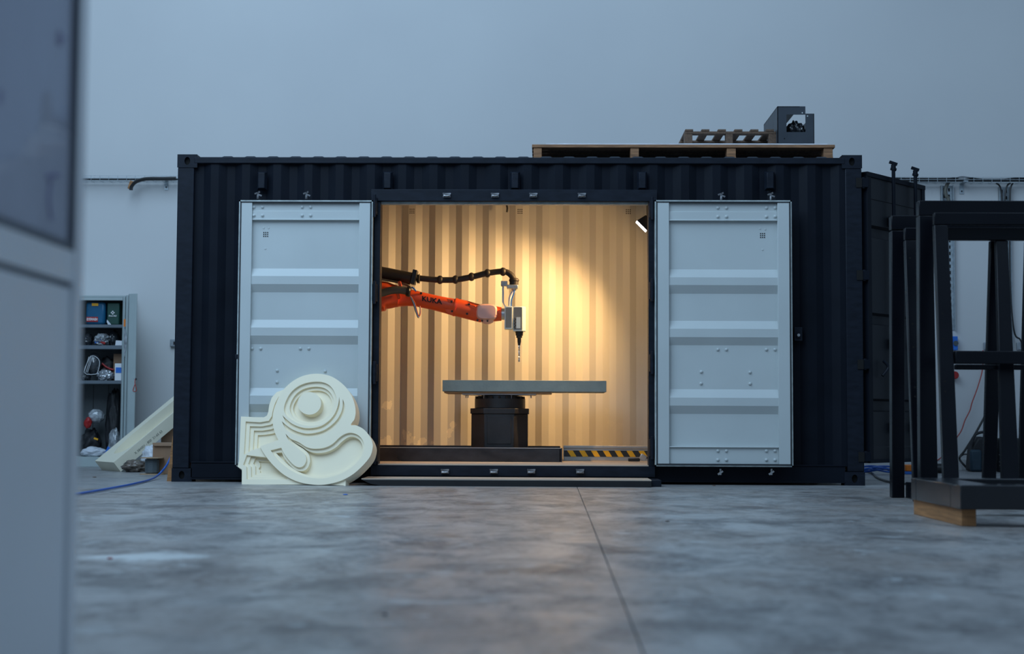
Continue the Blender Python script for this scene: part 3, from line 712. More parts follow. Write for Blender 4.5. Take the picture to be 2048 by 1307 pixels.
# fluted bit
bt = MB(); n = 26; z0, z1 = R_(1038, 690).z, R_(1038, 723).z
for s_ in (0, PI):
    bt.tube([(cxs+.0055*math.cos(s_+i*.75), RY+.0055*math.sin(s_+i*.75), z0+(z1-z0)*i/n) for i in range(n+1)], .0048, n=6, sub=1)
bt.cyl((cxs, RY, z0), (cxs, RY, z1), .0045, .002, n=8); bt.build('drill_bit', 'chrome', rob)
# energy supply: fat tube, clamp, thin jointed hose, fitting
HYr = RY-.02
MB().tube([R_(735, 541, HYr), R_(762, 545, HYr), R_(795, 551.5, HYr), R_(822, 557, HYr)], rl(12.5), n=18).build('supply_tube', 'hose', rob)
dC = (R_(822, 557)-R_(795, 551.5)).normalized()
MB().cbox(R_(828.5, 554.5, HYr), rl(9), .15, rl(29), Matrix.Rotation(-math.atan2(dC.z, dC.x), 3, 'Y')).build('clamp', 'black', rob, bevel=.004)
MB().loft([(R_(832, 557.5, HYr), rl(7), rl(7)), (R_(834.5, 557, HYr), rl(10.5), rl(10.5)), (R_(836.5, 557, HYr), rl(8), rl(8)), (R_(838.5, 557, HYr), rl(10.5), rl(10.5)), (R_(840, 557, HYr), rl(7), rl(7))], n=20).build('hose_collar', 'hose', rob)
hp = [(838, 556), (858, 558), (880, 559.5), (911, 559), (943, 553.5), (975, 546), (1006, 542.5), (1020, 548), (1028, 559)]
ho = MB().tube([R_(x, y, HYr) for x, y in hp], rl(6.0), n=14).build('jointed_hose', 'hose', rob)
for x, y in ((880, 559.3), (911, 558.8), (943, 553.2), (975, 546), (1006, 543)):
    MB().ball(R_(x, y, HYr), rl(7.2), rl(8.6), rl(8.8)).build('hose_joint', 'hose', ho)
MB().loft([(R_(1028, 556, HYr), rl(8), rl(8)), (R_(1028, 559, HYr), rl(10), rl(10)), (R_(1028, 561, HYr), rl(10.5), rl(10.5)), (R_(1028, 563, HYr), rl(9), rl(9)), (R_(1028, 570, HYr), rl(9), rl(9))], n=20).build('hose_end', 'hose', rob)
q = MB().box(R_(1014, 570, HYr).x, R_(1036, 570, HYr).x, HYr-.06, HYr+.05, R_(1025, 577, HYr).z, R_(1025, 570, HYr).z)
q.box(R_(1002, 570, HYr).x, R_(1015, 570, HYr).x, HYr-.04, HYr+.04, R_(1010, 572, HYr).z, R_(1010, 562, HYr).z)
q.build('fitting_clamp', 'galv', rob, bevel=.004)
MB().cyl(R_(1028, 577, HYr), R_(1028, 581, HYr), rl(6), rl(4), n=16).build('fitting_neck', 'steel', rob)
MB().tube([R_(1028, 580, HYr), R_(1023, 588, HYr), R_(1020, 596, HYr), R_(1019.5, 614, HYr)], rl(3), n=8).build('white_hose', 'white', rob)
MB().tube([R_(1029, 580, HYr-.03), R_(1027, 588, HYr-.03), R_(1023, 600, HYr-.03), R_(1022, 614, HYr-.03)], rl(1.3), n=8).build('blue_line', 'blue', rob)
MB().bar(R_(1006, 568, HYr), R_(1006, 605, HYr), rl(3.6), rl(3.6)).bar(R_(1006, 605, HYr), R_(1011, 613, HYr), rl(1.8), rl(1.8)).build('support_rod', 'steel', rob)
# grey hose loop at the elbow, thin cables hanging from it
lp = MB().tube([R_(728, 592, RY-.17), R_(762, 586, RY-.17), R_(780, 581, RY-.18), R_(798, 579.5, RY-.18), R_(815, 582, RY-.18)], rl(7.6), n=14).build('grey_hose', 'greyhose', rob)
MB().loft([(R_(813, 582, RY-.18), rl(9.8), rl(9.8)), (R_(819, 583, RY-.18), rl(10.8), rl(10.8)), (R_(821, 583.3, RY-.18), rl(9), rl(9))], n=18).build('hose_cuff', 'black', rob)
MB().tube([R_(760, 558, RY-.08), R_(790, 563, RY-.08), R_(812, 569, RY-.1), R_(822, 576, RY-.14)], rl(2.2), n=8).build('cable', 'greyhose', rob)
for k, (mt, dx) in enumerate((('greyhose', 0), ('white', 2.2), ('blue', 4), ('orange_tag', 5.6))):
    MB().tube([R_(820+dx*.4, 592, RY-.17), R_(826+dx*.7, 606, RY-.19), R_(831+dx*.6, 622, RY-.19), R_(836.5+dx*.3, 635-k, RY-.19), R_(840+dx*.2, 625, RY-.18), R_(839.5+dx*.2, 612, RY-.16)], rl(.95), n=6).build('signal_cable', mt, rob)
MB().tube([R_(824, 574, RY-.1), R_(828, 577, RY-.11), R_(832, 582, RY-.1)], rl(1.6), n=8).build('signal_cable', 'blue', rob)
for x, y in ((800, 568), (797, 592)):
    c = R_(x, y, RY-.15); MB().cbox(c, rl(6), .06, rl(11), Matrix.Rotation(-.25, 3, 'Y')).build('hose_bracket', 'orange', rob, bevel=.004)

# ------------------------------------------------------------------ floodlight inside the doorway
LY = 1.15
lc = PY(1283, 452, LY)
LC = V((lc.x, LY, lc.z)); adir = V((-.69, .40, -.60)).normalized()
fl = thing('floodlight', 'black floodlight with bright white face mounted high inside the right jamb', 'lamp', tuple(LC))
hd = V((-.69, 0.16, -.69)).normalized()        # the way the housing faces
sd = V((.70, 0, -.70)).normalized()
c = LC
yv = V((0, .05, 0))
MB().hexa([c-sd*.068-yv, c+sd*.068-yv, c+sd*.068+yv, c-sd*.068+yv], [c-sd*.045-yv*.8-hd*.10, c+sd*.045-yv*.8-hd*.10, c+sd*.045+yv*.8-hd*.10, c-sd*.045+yv*.8-hd*.10]).build('housing', 'black', fl, bevel=.004)
MB().hexa([c-sd*.066-yv*.95+hd*.008, c+sd*.066-yv*.95+hd*.008, c+sd*.066+yv*.95+hd*.008, c-sd*.066+yv*.95+hd*.008], [c-sd*.066-yv*.95, c+sd*.066-yv*.95, c+sd*.066+yv*.95, c-sd*.066+yv*.95]).build('light_face', 'lampface', fl)
MB().bar(c-hd*.09, c-hd*.09+V((.0, 0, .28)), .03, .012).build('bracket', 'black', fl)
def spot(name, loc, d, energy, ang, blend, color, r=.05):
    l = bpy.data.lights.new(name, 'SPOT'); l.energy = energy; l.spot_size = math.radians(ang); l.spot_blend = blend; l.color = color; l.shadow_soft_size = r
    o = bpy.data.objects.new(name, l); COL.objects.link(o); o.location = loc; o.rotation_euler = V(d).to_track_quat('-Z', 'Y').to_euler(); return o
WARM = (1.0, .60, .25)
spot('floodlight_beam', c+hd*.03, adir, 245, 93, .70, WARM, .03)
spot('floodlight_spill_fill', c+hd*.05, V((-.75, .15, -.60)), 58, 150, 1.0, WARM, .05)
spot('floodlight_spill_fill', c+hd*.05, adir, 18, 168, .4, WARM, .05)  # extra weak fill added at the lamp, standing in for bounced light

# ------------------------------------------------------------------ cream foam mould leaning on the left door
def poly_smooth(pts, closed=True, sub=5):
    P_ = [V((x, y, 0)) for x, y in pts]; n = len(P_); out = []
    for i in range(n):
        a, b, c, d = P_[(i-1) % n], P_[i], P_[(i+1) % n], P_[(i+2) % n]
        for k in range(sub):
            t = k/sub; q = .5*((2*b)+(c-a)*t+(2*a-5*b+4*c-d)*t*t+(3*b-a-3*c+d)*t**3); out.append((q.x, q.y))
    return out
def offset_in(pts, d):
    n = len(pts); A = sum(pts[i][0]*pts[(i+1) % n][1]-pts[(i+1) % n][0]*pts[i][1] for i in range(n)); s = 1 if A > 0 else -1; out = []
    for i in range(n):
        x0, y0 = pts[i-1]; x1, y1 = pts[(i+1) % n]; tx_, ty_ = x1-x0, y1-y0; l = math.hypot(tx_, ty_) or 1
        out.append((pts[i][0]-s*ty_/l*d, pts[i][1]+s*tx_/l*d))
    return out
from mathutils.geometry import delaunay_2d_cdt
def inside(P_, x, y):
    c = False; n = len(P_)
    for i in range(n):
        (x0, y0), (x1, y1) = P_[i], P_[(i+1) % n]
        if (y0 > y) != (y1 > y) and x < (x1-x0)*(y-y0)/(y1-y0)+x0: c = not c
    return c
def plate(polys, z0, z1):
    """closed plate between heights z0 and z1 with the outlines filled even-odd inside the first"""
    co = []; ed_ = []
    for p in polys:
        b = len(co); co += [V((x, y)) for x, y in p]; ed_ += [(b+i, b+(i+1) % len(p)) for i in range(len(p))]
    ov, oe, of, _, oem, _ = delaunay_2d_cdt(co, ed_, [], 0, 1e-5)
    keep = []
    for f in of:
        x = sum(ov[k].x for k in f)/len(f); y = sum(ov[k].y for k in f)/len(f)
        if inside(polys[0], x, y) and not sum(inside(p, x, y) for p in polys[1:]) % 2: keep.append(f)
    n = len(ov); vs = [V((v.x, v.y, z1)) for v in ov]+[V((v.x, v.y, z0)) for v in ov]; fs = [tuple(f) for f in keep]+[tuple(k+n for k in reversed(f)) for f in keep]
    cnt = {}
    for f in keep:
        for a, b in zip(f, list(f[1:])+[f[0]]): cnt[(a, b)] = 1
    for (a, b) in cnt:
        if (b, a) not in cnt: fs.append((b, a, a+n, b+n))
    return vs, fs
# local plane of the mould: origin at its bottom-left foot
p0 = PZ(483, 966.8, 0.); p1 = PZ(689, 971.2, 0.)
p0 = V((p0.x, -.46, 0)); p1 = V((PY(689, 970, -.66).x, -.66, 0)); U_ = (p1-p0).normalized()
nrm0 = V((U_.y, -U_.x, 0)); TL = math.radians(21)
NN = (nrm0*math.cos(TL)+V((0, 0, math.sin(TL)))).normalized()   # faces camera and a little up
VV = NN.cross(U_).normalized()
if VV.z < 0: VV = -VV
def uv(zx, zy):
    d = ray(470+zx/5.028, 730+zy/5.028); t = (p0-CAM).dot(NN)/d.dot(NN); q = CAM+d*t-p0; return (q.dot(U_), q.dot(VV))
def UVs(pts): return [uv(*p) for p in pts]
A_out = [(250, 815), (435, 750)]+[(395, 660), (378, 560), (385, 470), (410, 390), (450, 300), (500, 230), (580, 160), (680, 108), (790, 86), (900, 92), (1000, 128), (1100, 205), (1170, 300), (1205, 400), (1213, 480), (1200, 545), (1165, 598), (1215, 603), (1290, 640), (1345, 700), (1378, 765), (1384, 830), (1350, 930), (1230, 1060), (1110, 1140), (980, 1185), (830, 1202), (650, 1175), (500, 1105), (380, 1000), (300, 900)]
def smooth_keep(pts, keep, sub=4):
    """Catmull-Rom through pts, sharp at the indices in keep"""
    n = len(pts); out = []
    for i in range(n):
        b = V((*pts[i], 0)); c = V((*pts[(i+1) % n], 0)); a = V((*pts[i-1], 0)) if i not in keep else b-(c-b)*.6; d = V((*pts[(i+2) % n], 0)) if (i+1) % n not in keep else c+(c-b)*.6
        for k in range(sub):
            t = k/sub; q = .5*((2*b)+(c-a)*t+(2*a-5*b+4*c-d)*t*t+(3*b-a-3*c+d)*t**3); out.append((q.x, q.y))
    return out
A = smooth_keep(A_out, {0, 1, 17-0})
B = [(50, 505), (180, 512), (285, 512), (312, 495), (325, 460), (335, 390), (360, 315), (410, 260), (490, 232), (470, 300), (440, 420), (440, 560), (465, 700), (455, 770), (330, 850), (340, 900), (420, 990), (520, 1065), (640, 1130), (760, 1158), (900, 1165), (1040, 1150), (1105, 1140), (1103, 1212), (1085, 1200), (900, 1190), (65, 1190), (58, 1185), (60, 1038), (15, 1010), (30, 955)]
egg = lambda L_: smooth_keep(L_, set(), 4)
r0 = egg([(492, 440), (510, 365), (560, 275), (640, 208), (740, 172), (850, 165), (930, 188), (985, 240), (1018, 320), (1022, 400), (1000, 480), (940, 550), (850, 595), (740, 606), (640, 585), (560, 538), (508, 490)])
r1_ = egg([(541, 430), (560, 350), (610, 275), (690, 225), (790, 205), (880, 215), (945, 260), (982, 330), (980, 410), (945, 490), (870, 545), (760, 572), (650, 555), (575, 505)])
r2 = egg([(566, 420), (590, 345), (640, 285), (710, 248), (790, 233), (870, 243), (925, 280), (958, 345), (955, 415), (915, 490), (840, 535), (745, 552), (655, 535), (595, 485)])
disc = egg([(748+118*math.cos(a*PI/6), 382+114*math.sin(a*PI/6)) for a in range(12)])
cr1 = smooth_keep([(477, 503), (520, 580), (590, 630), (670, 655), (745, 662), (860, 645), (950, 585), (1020, 500), (1052, 410), (1048, 318), (1036, 400), (1000, 490), (935, 565), (850, 615), (745, 632), (660, 622), (580, 590), (520, 545)], {0, 9})
cr2 = smooth_keep([(470, 563), (515, 645), (600, 695), (680, 715), (750, 720), (870, 700), (980, 640), (1060, 545), (1108, 440), (1083, 337), (1080, 430), (1040, 525), (965, 605), (870, 662), (750, 686), (670, 678), (590, 650), (525, 610)], {0, 9})
lobe_pts = [(508, 688), (560, 738), (640, 772), (720, 822), (800, 838), (900, 828), (980, 790), (1050, 725), (1110, 688), (1170, 678), (1235, 700), (1285, 755), (1298, 830), (1270, 920), (1190, 1010), (1080, 1080), (960, 1122), (850, 1137), (720, 1120), (600, 1075), (500, 1010), (420, 935), (358, 855), (465, 828), (490, 880), (540, 950), (595, 1005), (645, 1025), (690, 1008), (716, 955), (705, 895), (650, 845), (590, 795), (535, 745)]
lobe = smooth_keep(lobe_pts, {0, 22, 23})
lobe2_pts = [(548, 735), (600, 772), (660, 805), (730, 852), (810, 872), (910, 862), (1000, 820), (1070, 755), (1130, 715), (1180, 708), (1230, 730), (1265, 775), (1275, 830), (1250, 905), (1180, 985), (1080, 1052), (960, 1095), (850, 1112), (730, 1096), (620, 1055), (525, 990), (455, 925), (403, 872), (462, 866), (485, 920), (540, 990), (600, 1042), (660, 1055), (715, 1030), (745, 960), (735, 890), (690, 840), (630, 800), (580, 765)]
lobe2 = smooth_keep(lobe2_pts, {0, 22, 23})
shoulder = [(98, 555), (240, 563), (330, 548), (362, 500), (372, 440), (395, 370), (430, 305), (520, 500), (520, 760), (300, 800), (160, 845), (80, 888)]
sq = [shoulder,
      [(132, 595), (250, 597), (340, 580), (375, 562), (520, 560), (520, 760), (300, 800), (160, 845), (118, 862)],
      [(165, 632), (250, 632), (340, 618), (385, 600), (520, 600), (520, 760), (300, 800), (180, 835), (155, 832)],
      [(197, 670), (260, 667), (345, 655), (392, 640), (520, 640), (520, 745), (400, 760), (190, 805)]]
lw = [[(108, 893), (72, 990), (105, 1008), (108, 1137), (520, 1137), (420, 1000), (420, 930), (300, 875)],
      [(152, 868), (116, 975), (143, 1000), (145, 1107), (470, 1107), (420, 1000), (420, 925), (300, 872)],
      [(187, 895), (158, 965), (180, 990), (180, 1078), (430, 1078), (430, 930), (300, 903)],
      [(205, 935), (220, 960), (222, 985), (205, 1010), (220, 1030), (218, 1052), (415, 1052), (415, 945), (320, 938)]]
lw[0] = [(108, 893), (72, 990), (105, 1008), (108, 1137), (520, 1137), (420, 1000), (420, 930), (165, 900)]
md = thing('foam_mould', 'cream foam mould with stepped circular and lobed pockets leaning on the left white door', 'mould', tuple(p0))
def emit_plates(specs, name):
    q = MB()
    for polys, z0, z1 in specs:
        vs, fs = plate([UVs(p) for p in polys], z0, z1); q.add(vs, fs)
    q.v = [p0+U_*a.x+VV*a.y+NN*a.z for a in q.v]
    return q.build(name, 'foam', md, sharp=30)
TA = -.0; st_ = .022
emit_plates([([A, r0, disc, cr1, cr2, lobe], -st_, 0), ([A, r1_, disc, lobe2], -2*st_, -st_), ([A, r2, disc, lobe2], -3*st_, -2*st_), ([A], -.115, -3*st_)], 'raised_figure')
zB = -.022; s2 = .018
emit_plates([([B, sq[0], lw[0]], zB-s2, zB), ([B, sq[1], lw[1]], zB-2*s2, zB-s2), ([B, sq[2], lw[2]], zB-3*s2, zB-2*s2), ([B, sq[3], lw[3]], zB-4*s2, zB-3*s2), ([B], -.114, zB-4*s2)], 'stepped_block')

# ------------------------------------------------------------------ stacks on the container roof
RZ = 2.905
PYY = .22
lp = thing('long_pallet', 'long wooden pallet lying across the container roof with a white sheet on it', 'pallet', (PY(1366, 300, PYY).x, PYY+.5, RZ))
x0, x1 = PY(1064, 290, PYY).x, PY(1670, 290, PYY).x
zt0, zt1 = PY(1366, 295, PYY).z, PY(1366, 288.8, PYY).z
for xa, xb in ((1067, 1083.5), (1261, 1278), (1454, 1472), (1648, 1666)):
    a, b_ = PY(xa, 300, PYY).x, PY(xb, 300, PYY).x
    for yy in (PYY+.01, PYY+.50, PYY+1.0): MB().box(a, b_, yy, yy+.14, RZ+.015, zt0-.001).build('block', 'wood', lp, bevel=.003)
    MB().box(a, b_, PYY, PYY+1.16, RZ-.001, RZ+.015).build('bottom_board', 'wood', lp)
for yy in (PYY, PYY+.17, PYY+.34, PYY+.51, PYY+.68, PYY+.85, PYY+1.02): MB().box(x0, x1, yy, yy+.12, zt0, zt1).build('deck_board', 'wood' if yy == PYY else 'wood_dark', lp, bevel=.003)
for px in (1083, 1658): c = PY(px, 287, PYY+.2); MB().box(c.x-.025, c.x+.025, PYY+.1, PYY+1.1, zt1, zt1+.014).build('edge_batten', 'wood', lp)
a, b_ = PY(1092, 287, PYY+.1).x, PY(1654, 287, PYY+.1).x
tag(MB().box(a, b_-.01, PYY+.02, PYY+1.1, zt1+.001, zt1+.014).build('white_sheet', 'bagwhite'), 'thin white sheet spread on the long pallet on the roof', 'sheet')
z0 = zt1+.0145; PS = .34
spal = thing('small_pallet', 'small weathered brown pallet sitting on the long pallet, left of the grey housing', 'pallet', (PY(1460, 270, PS).x, PS+.4, z0))
ztop = PY(1460, 258.3, PS).z; zst = ztop-.018
for i, px in enumerate((1378.5, 1411, 1444, 1477, 1509, 1540)):
    x = PY(px, 260, PS).x; MB().box(x-.036, x+.036, PS, PS+1.0, zst, ztop).build('deck_board', 'wood_dark', spal, bevel=.002)
xa, xb = PY(1370, 265, PS).x, PY(1552, 265, PS).x
for yy in (PS+.004, PS+.45, PS+.9): MB().box(xa, xb, yy, yy+.09, zst-.022, zst-.0005).build('stringer', 'wood_dark', spal, bevel=.002)
for a, b_ in ((1369, 1385), (1452, 1466), (1538, 1553)):
    for yy in (PS+.006, PS+.45, PS+.9):
        MB().box(PY(a, 270, PS).x, PY(b_, 270, PS).x, yy, yy+.09, z0, zst-.0225).build('block', 'wood_dark', spal, bevel=.003)
HYs = .26
hs = thing('sheet_metal_housing', 'dark grey open sheet-metal housing on the right end of the long pallet', 'housing', (PY(1590, 283, HYs).x, HYs+.3, z0))
def hx(px): return PY(px, 250, HYs).x
def hz_(py): return PY(1590, py, HYs).z
t = .006; zlo = z0+.0005; D_ = .85
z212, z229, z264, z226 = hz_(212.5), hz_(229), hz_(264), hz_(227)
q = MB().box(hx(1555), hx(1573), HYs, HYs+t, zlo, z212).box(hx(1573), hx(1611), HYs, HYs+t, z229, z212).box(hx(1573), hx(1611), HYs, HYs+t, zlo, z264).box(hx(1611), hx(1628.5), HYs, HYs+t, zlo, z226)
q.build('front_plate', 'housing', hs)
MB().box(hx(1555), hx(1555)+t, HYs, HYs+D_, zlo, z212).build('side_wall', 'housing', hs)
MB().box(hx(1555), hx(1600), HYs, HYs+D_, z212-t, z212).build('top_wall', 'housing', hs)
MB().box(hx(1555), hx(1628.5), HYs, HYs+D_, zlo, zlo+t).build('bottom_wall', 'housing', hs)
MB().box(hx(1628.5)-t, hx(1628.5), HYs, HYs+D_, zlo, z226).build('side_wall', 'housing', hs)
for px, py in ((1604.5, 225.5), (1615, 232), (1569, 277)):
    c = PY(px, py, HYs); MB().cyl((c.x, HYs-.002, c.z), (c.x, HYs+.001, c.z), .006, n=8).build('bolt_hole', 'white_paint' if py < 250 else 'hole', hs)
c = PY(1592, 242, .42)
tag(MB().blob((c.x, .50, (c.z+z0)/2), .10, .17, (c.z-z0)/2, 3, .3, 3, 4, flat=z0+.007).build('black_wrap', 'bagdark'), 'roll of shiny black plastic wrap inside the grey housing', 'plastic wrap')

# ------------------------------------------------------------------ cable tray and cables on the back wall
TYw = WY-.14
def tray(x0, x1, ztr, nm, label):
    t = thing(nm, label, 'cable tray', ((x0+x1)/2, TYw, ztr))
    w_ = MB()
    for yy in (TYw-.05, TYw+.02, TYw+.09):
        w_.cyl((x0, yy, ztr), (x1, yy, ztr), .003, n=5)
    for zz in (.028, .055): w_.cyl((x0, TYw-.05, ztr+zz), (x1, TYw-.05, ztr+zz), .003, n=5); w_.cyl((x0, TYw+.09, ztr+zz), (x1, TYw+.09, ztr+zz), .003, n=5)
    w_.build('long_wire', 'galv', t)
    r = pmesh(MB().tube([(0, -.053, .055), (0, -.053, -.003), (0, .093, -.003), (0, .093, .055)], .0025, n=5, sub=1), 'cross_wire', 'galv')
    x = x0+.05
    while x < x1: place(r, t, (x, TYw, ztr), 'cross_wire'); x += .105
    return t
zl = PY(260, 362, TYw).z; zr = PY(1950, 365, TYw).z
tray(-6.2, -3.9, zl, 'cable_tray', 'wire cable tray on the back wall left of the container')
tray(3.6, 8.2, zr, 'cable_tray', 'wire cable tray on the back wall above the black stands')
tag(MB().tube([(-6.2, TYw, zl+.02), (-5, TYw, zl+.018), (-3.9, TYw, zl+.02)], .014).build('power_cable', 'black'), 'black power cable lying in the left cable tray', 'cable')
tag(MB().tube([(3.6, TYw, zr+.025), (4.5, TYw, zr+.022), (6, TYw, zr+.028), (8.2, TYw, zr+.025)], .022).build('power_cable', 'black'), 'thick black power cable lying in the right cable tray', 'cable')
tag(MB().tube([(4.0, TYw-.01, zr+.05)] + [PY(px, py, TYw-.01) for px, py in ((1890, 357), (1925, 354), (1960, 358), (2000, 359), (2040, 356), (2090, 358))], .010).build('power_cable', 'black'), 'thin black cable looping above the right cable tray', 'cable')
tag(MB().tube([PY(x, y, WY-.2) for x, y in ((262, 380), (263, 373), (271, 364), (286, 358.5), (303, 357), (325, 357), (352, 356.5))], .022).build('cable_end', 'black'), 'short thick black cable drooping from the left cable tray', 'cable')
def bracket(px, py, w_, h_, lab):
    c = PY(px, py, WY); t = thing('wall_bracket', lab, 'bracket', (c.x, WY-.1, c.z))
    MB().box(c.x-w_/2, c.x+w_/2, WY-.008, WY-.001, c.z-h_/2, c.z+h_/2).build('back_plate', 'galv', t)
    MB().box(c.x-w_/2, c.x+w_/2, WY-.2, WY-.008, c.z+h_/2-.012, c.z+h_/2).build('arm', 'galv', t)
    MB().cyl((c.x, WY-.014, c.z-h_/4), (c.x, WY-.008, c.z-h_/4), .010, n=8).build('bolt', 'black', t)
bracket(333, 369, .045, .13, 'small galvanised bracket under the left cable tray'); bracket(1923, 377, .05, .13, 'small galvanised bracket under the right cable tray')
c = PY(262, 370, WY-.2); tag(MB().cbox(c, .05, .03, .10, Matrix.Rotation(.3, 3, 'Y')).build('cable_lug', 'timber', None, bevel=.004), 'brown lug on the end of the drooping black cable', 'cable lug')
def strut(px0, px1, py0, py1, lab):
    a = PY(px0, py0, WY-.05); b = PY(px1, py1, WY-.05); t = thing('perforated_channel', lab, 'steel channel', ((a.x+b.x)/2, WY-.05, b.z))
    MB().box(a.x, b.x, WY-.012, WY-.001, b.z, a.z).build('web', 'galv', t)
    for xx in (a.x, b.x-.006): MB().box(xx, xx+.006, WY-.06, WY-.001, b.z, a.z).build('flange', 'galv', t)
    q = MB(); z = a.z-.05
    while z > b.z+.03:
        for xx in (a.x+(b.x-a.x)*.3, a.x+(b.x-a.x)*.7): q.box(xx-.009, xx+.009, WY-.0135, WY-.011, z-.02, z+.02)
        z -= .075
    q.build('slots', 'hole', t)
strut(1883, 1910.5, 370, 659, 'galvanised perforated channel on the wall behind the near stand')
strut(1999, 2026, 373, 700, 'galvanised perforated channel on the wall at the right photo edge')
for (P_, lab, mt, r) in (
    ([(1897, 364), (1893, 372), (1891, 382), (1893, 392), (1897, 400), (1898, 440)], 'grey cable dropping behind the first wall channel', 'greyhose', .022),
    ([(1992, 366), (2000, 373), (2004, 395), (2005, 440)], 'black cable dropping left onto the second wall channel', 'black', .010),
    ([(2021, 366), (2014, 372), (2010, 395), (2010, 440)], 'black cable curving onto the middle of the second wall channel', 'black', .010),
    ([(2026, 366), (2022, 374), (2020, 400), (2020, 560), (2028, 660), (2040, 678), (2046, 690)], 'long black cable running down the second wall channel to the sockets', 'black', .010)):
    tag(MB().tube([PY(x, y, WY-.075) for x, y in P_], r).build('power_cable', mt), lab, 'cable')
def socket(px0, px1, py0, py1, lab, sw=None):
    a = PY(px0, py0, WY-.04); b = PY(px1, py1, WY-.04); t = thing('wall_socket', lab, 'socket', ((a.x+b.x)/2, WY-.03, b.z))
    MB().box(a.x, b.x, WY-.045, WY-.001, b.z, a.z).build('back_box', 'switch', t, bevel=.008)
    MB().box(a.x+.01, b.x-.01, WY-.052, WY-.045, b.z+.01, a.z-.01).build('face_plate', 'switch', t, bevel=.002)
    MB().cbox(((a.x+b.x)/2+.01, WY-.055, (a.z+b.z)/2), .025, .01, .035).build('switch', sw or 'black', t)
socket(340, 356, 678, 693.5, 'grey wall socket between the metal cabinet and the container')
socket(1968, 1984, 684, 699.5, 'grey wall socket with an orange switch seen through the near stand', 'orange_tag')
socket(2034, 2050, 684, 700, 'grey wall socket at the right photo edge')
a = PY(1900, 672, WY-.08); b = PY(1916, 700, WY-.08)
t = thing('blue_holder', 'blue plastic holder on the wall beside the perforated channel', 'holder', ((a.x+b.x)/2, WY-.05, b.z))
MB().box(a.x, b.x, WY-.08, WY-.001, b.z, a.z).build('holder_body', 'blue', t, bevel=.006); MB().cyl(((a.x+b.x)/2+.02, WY-.09, (a.z+b.z)/2), ((a.x+b.x)/2+.02, WY-.08, (a.z+b.z)/2), .03, n=16).build('holder_ring', 'cab_in', t)
c = PY(1909, 743, WY-.05); tag(MB().cyl((c.x, WY-.08, c.z-.04), (c.x, WY-.001+0, c.z-.04), .045, n=16).build('red_plug', 'red', None, bevel=.006), 'red round plug on the wall behind the leaning stand frame', 'plug')
tag(MB().tube([PY(x, y, WY-.06) for x, y in ((1966, 700), (1965, 738), (1955, 775), (1944, 805), (1940, 820), (1930, 840), (1922, 862), (1905, 885), (1885, 912), (1868, 925))]+[PZ(1862, 943)+V((0, 0, .006))], .0065).build('red_cable', 'redcable'), 'thin red cord trailing from the wall socket down to the floor', 'cable')
tag(MB().tube([PY(x, y, WY-.12) for x, y in ((2003, 700), (2000, 755), (1988, 800), (1972, 828), (1950, 868), (1930, 900), (1919, 915))]+[PY(1925, 926, WY-.2), PZ(1936, 941)+V((0, -.05, .012))], .013).build('black_lead', 'black'), 'black lead slanting down the wall to the tool bag', 'cable')
tag(MB().tube([PY(1919, 914, WY-.14), PY(1928, 908, WY-.16), PY(1940, 910, WY-.3), PY(1952, 918, WY-.45)], .009).build('black_lead', 'black'), 'thin black lead arching into the tool bag', 'cable')

# ------------------------------------------------------------------ things on the floor at the right wall
bc = PZ(1965, 943)
tb = thing('tool_bag', 'black and blue tool bag on the floor by the right wall', 'bag', (bc.x, bc.y, 0))
MB().prism([(bc.x-.14, bc.y, .004), (bc.x+.16, bc.y, .004), (bc.x+.16, bc.y, .26), (bc.x+.12, bc.y, .38), (bc.x-.04, bc.y, .40), (bc.x-.11, bc.y, .30)], (0, .22, 0)).build('bag_body', 'darkbag', tb, bevel=.03)
MB().box(bc.x-.15, bc.x-.02, bc.y-.07, bc.y-.002, .004, .25).build('front_pocket', mat('teal_fabric', (.012, .035, .055), .6, bump=.4, bscale=20), tb, bevel=.025)
MB().tube([(bc.x-.12, bc.y, .30), (bc.x-.07, bc.y, .42), (bc.x+.06, bc.y, .44), (bc.x+.13, bc.y, .32)], .016).build('handle', 'darkbag', tb)
bc2 = PZ(2012, 944)
bx = thing('case_stack', 'dark tool case with pale edge strips right of the tool bag', 'case', (bc2.x, bc2.y, 0))
MB().box(bc2.x-.06, bc2.x+.45, bc2.y, bc2.y+.22, .001, .38).build('case_body', 'darkbag', bx, bevel=.02)
for z in (.07, .11, .19): MB().box(bc2.x-.062, bc2.x+.452, bc2.y-.006, bc2.y+.05, z, z+.012).build('edge_strip', 'steel', bx)
c = PZ(1878, 946); q = thing('pipe_coupling', 'small black pipe coupling on the floor behind the near stand', 'coupling', (c.x, c.y, 0))
MB().cyl((c.x-.07, c.y, .055), (c.x+.07, c.y, .055), .053, n=18).build('coupling_body', 'black', q, bevel=.006); MB().cyl((c.x-.085, c.y, .055), (c.x-.07, c.y, .055), .045, n=18).build('coupling_face', 'galv', q)
c = PZ(1822, 948); q = thing('strapped_case', 'small orange and blue case on the floor seen between the far and near stands', 'case', (c.x, c.y, 0))
MB().box(c.x-.06, c.x+.07, c.y, c.y+.2, .001, .03).build('case_base', 'blue', q, bevel=.004); MB().box(c.x-.055, c.x+.065, c.y+.005, c.y+.19, .031, .10).build('case_lid', 'orange_tag', q, bevel=.01)
c = PZ(1757, 949)
pts = []
for i in range(40):
    a_ = i*2*PI/13; rr = .15+.025*math.sin(i*1.7); pts.append((c.x+rr*1.1*math.cos(a_)+.03*math.sin(i*.5), c.y+.12+rr*math.sin(a_), .014+.0010*i+.020*(1+math.sin(i*.9))))
tag(MB().tube(pts, .011, n=6, sub=3).build('hose_coil', 'bluehose'), 'coil of blue air hose on the floor behind the end door', 'hose')
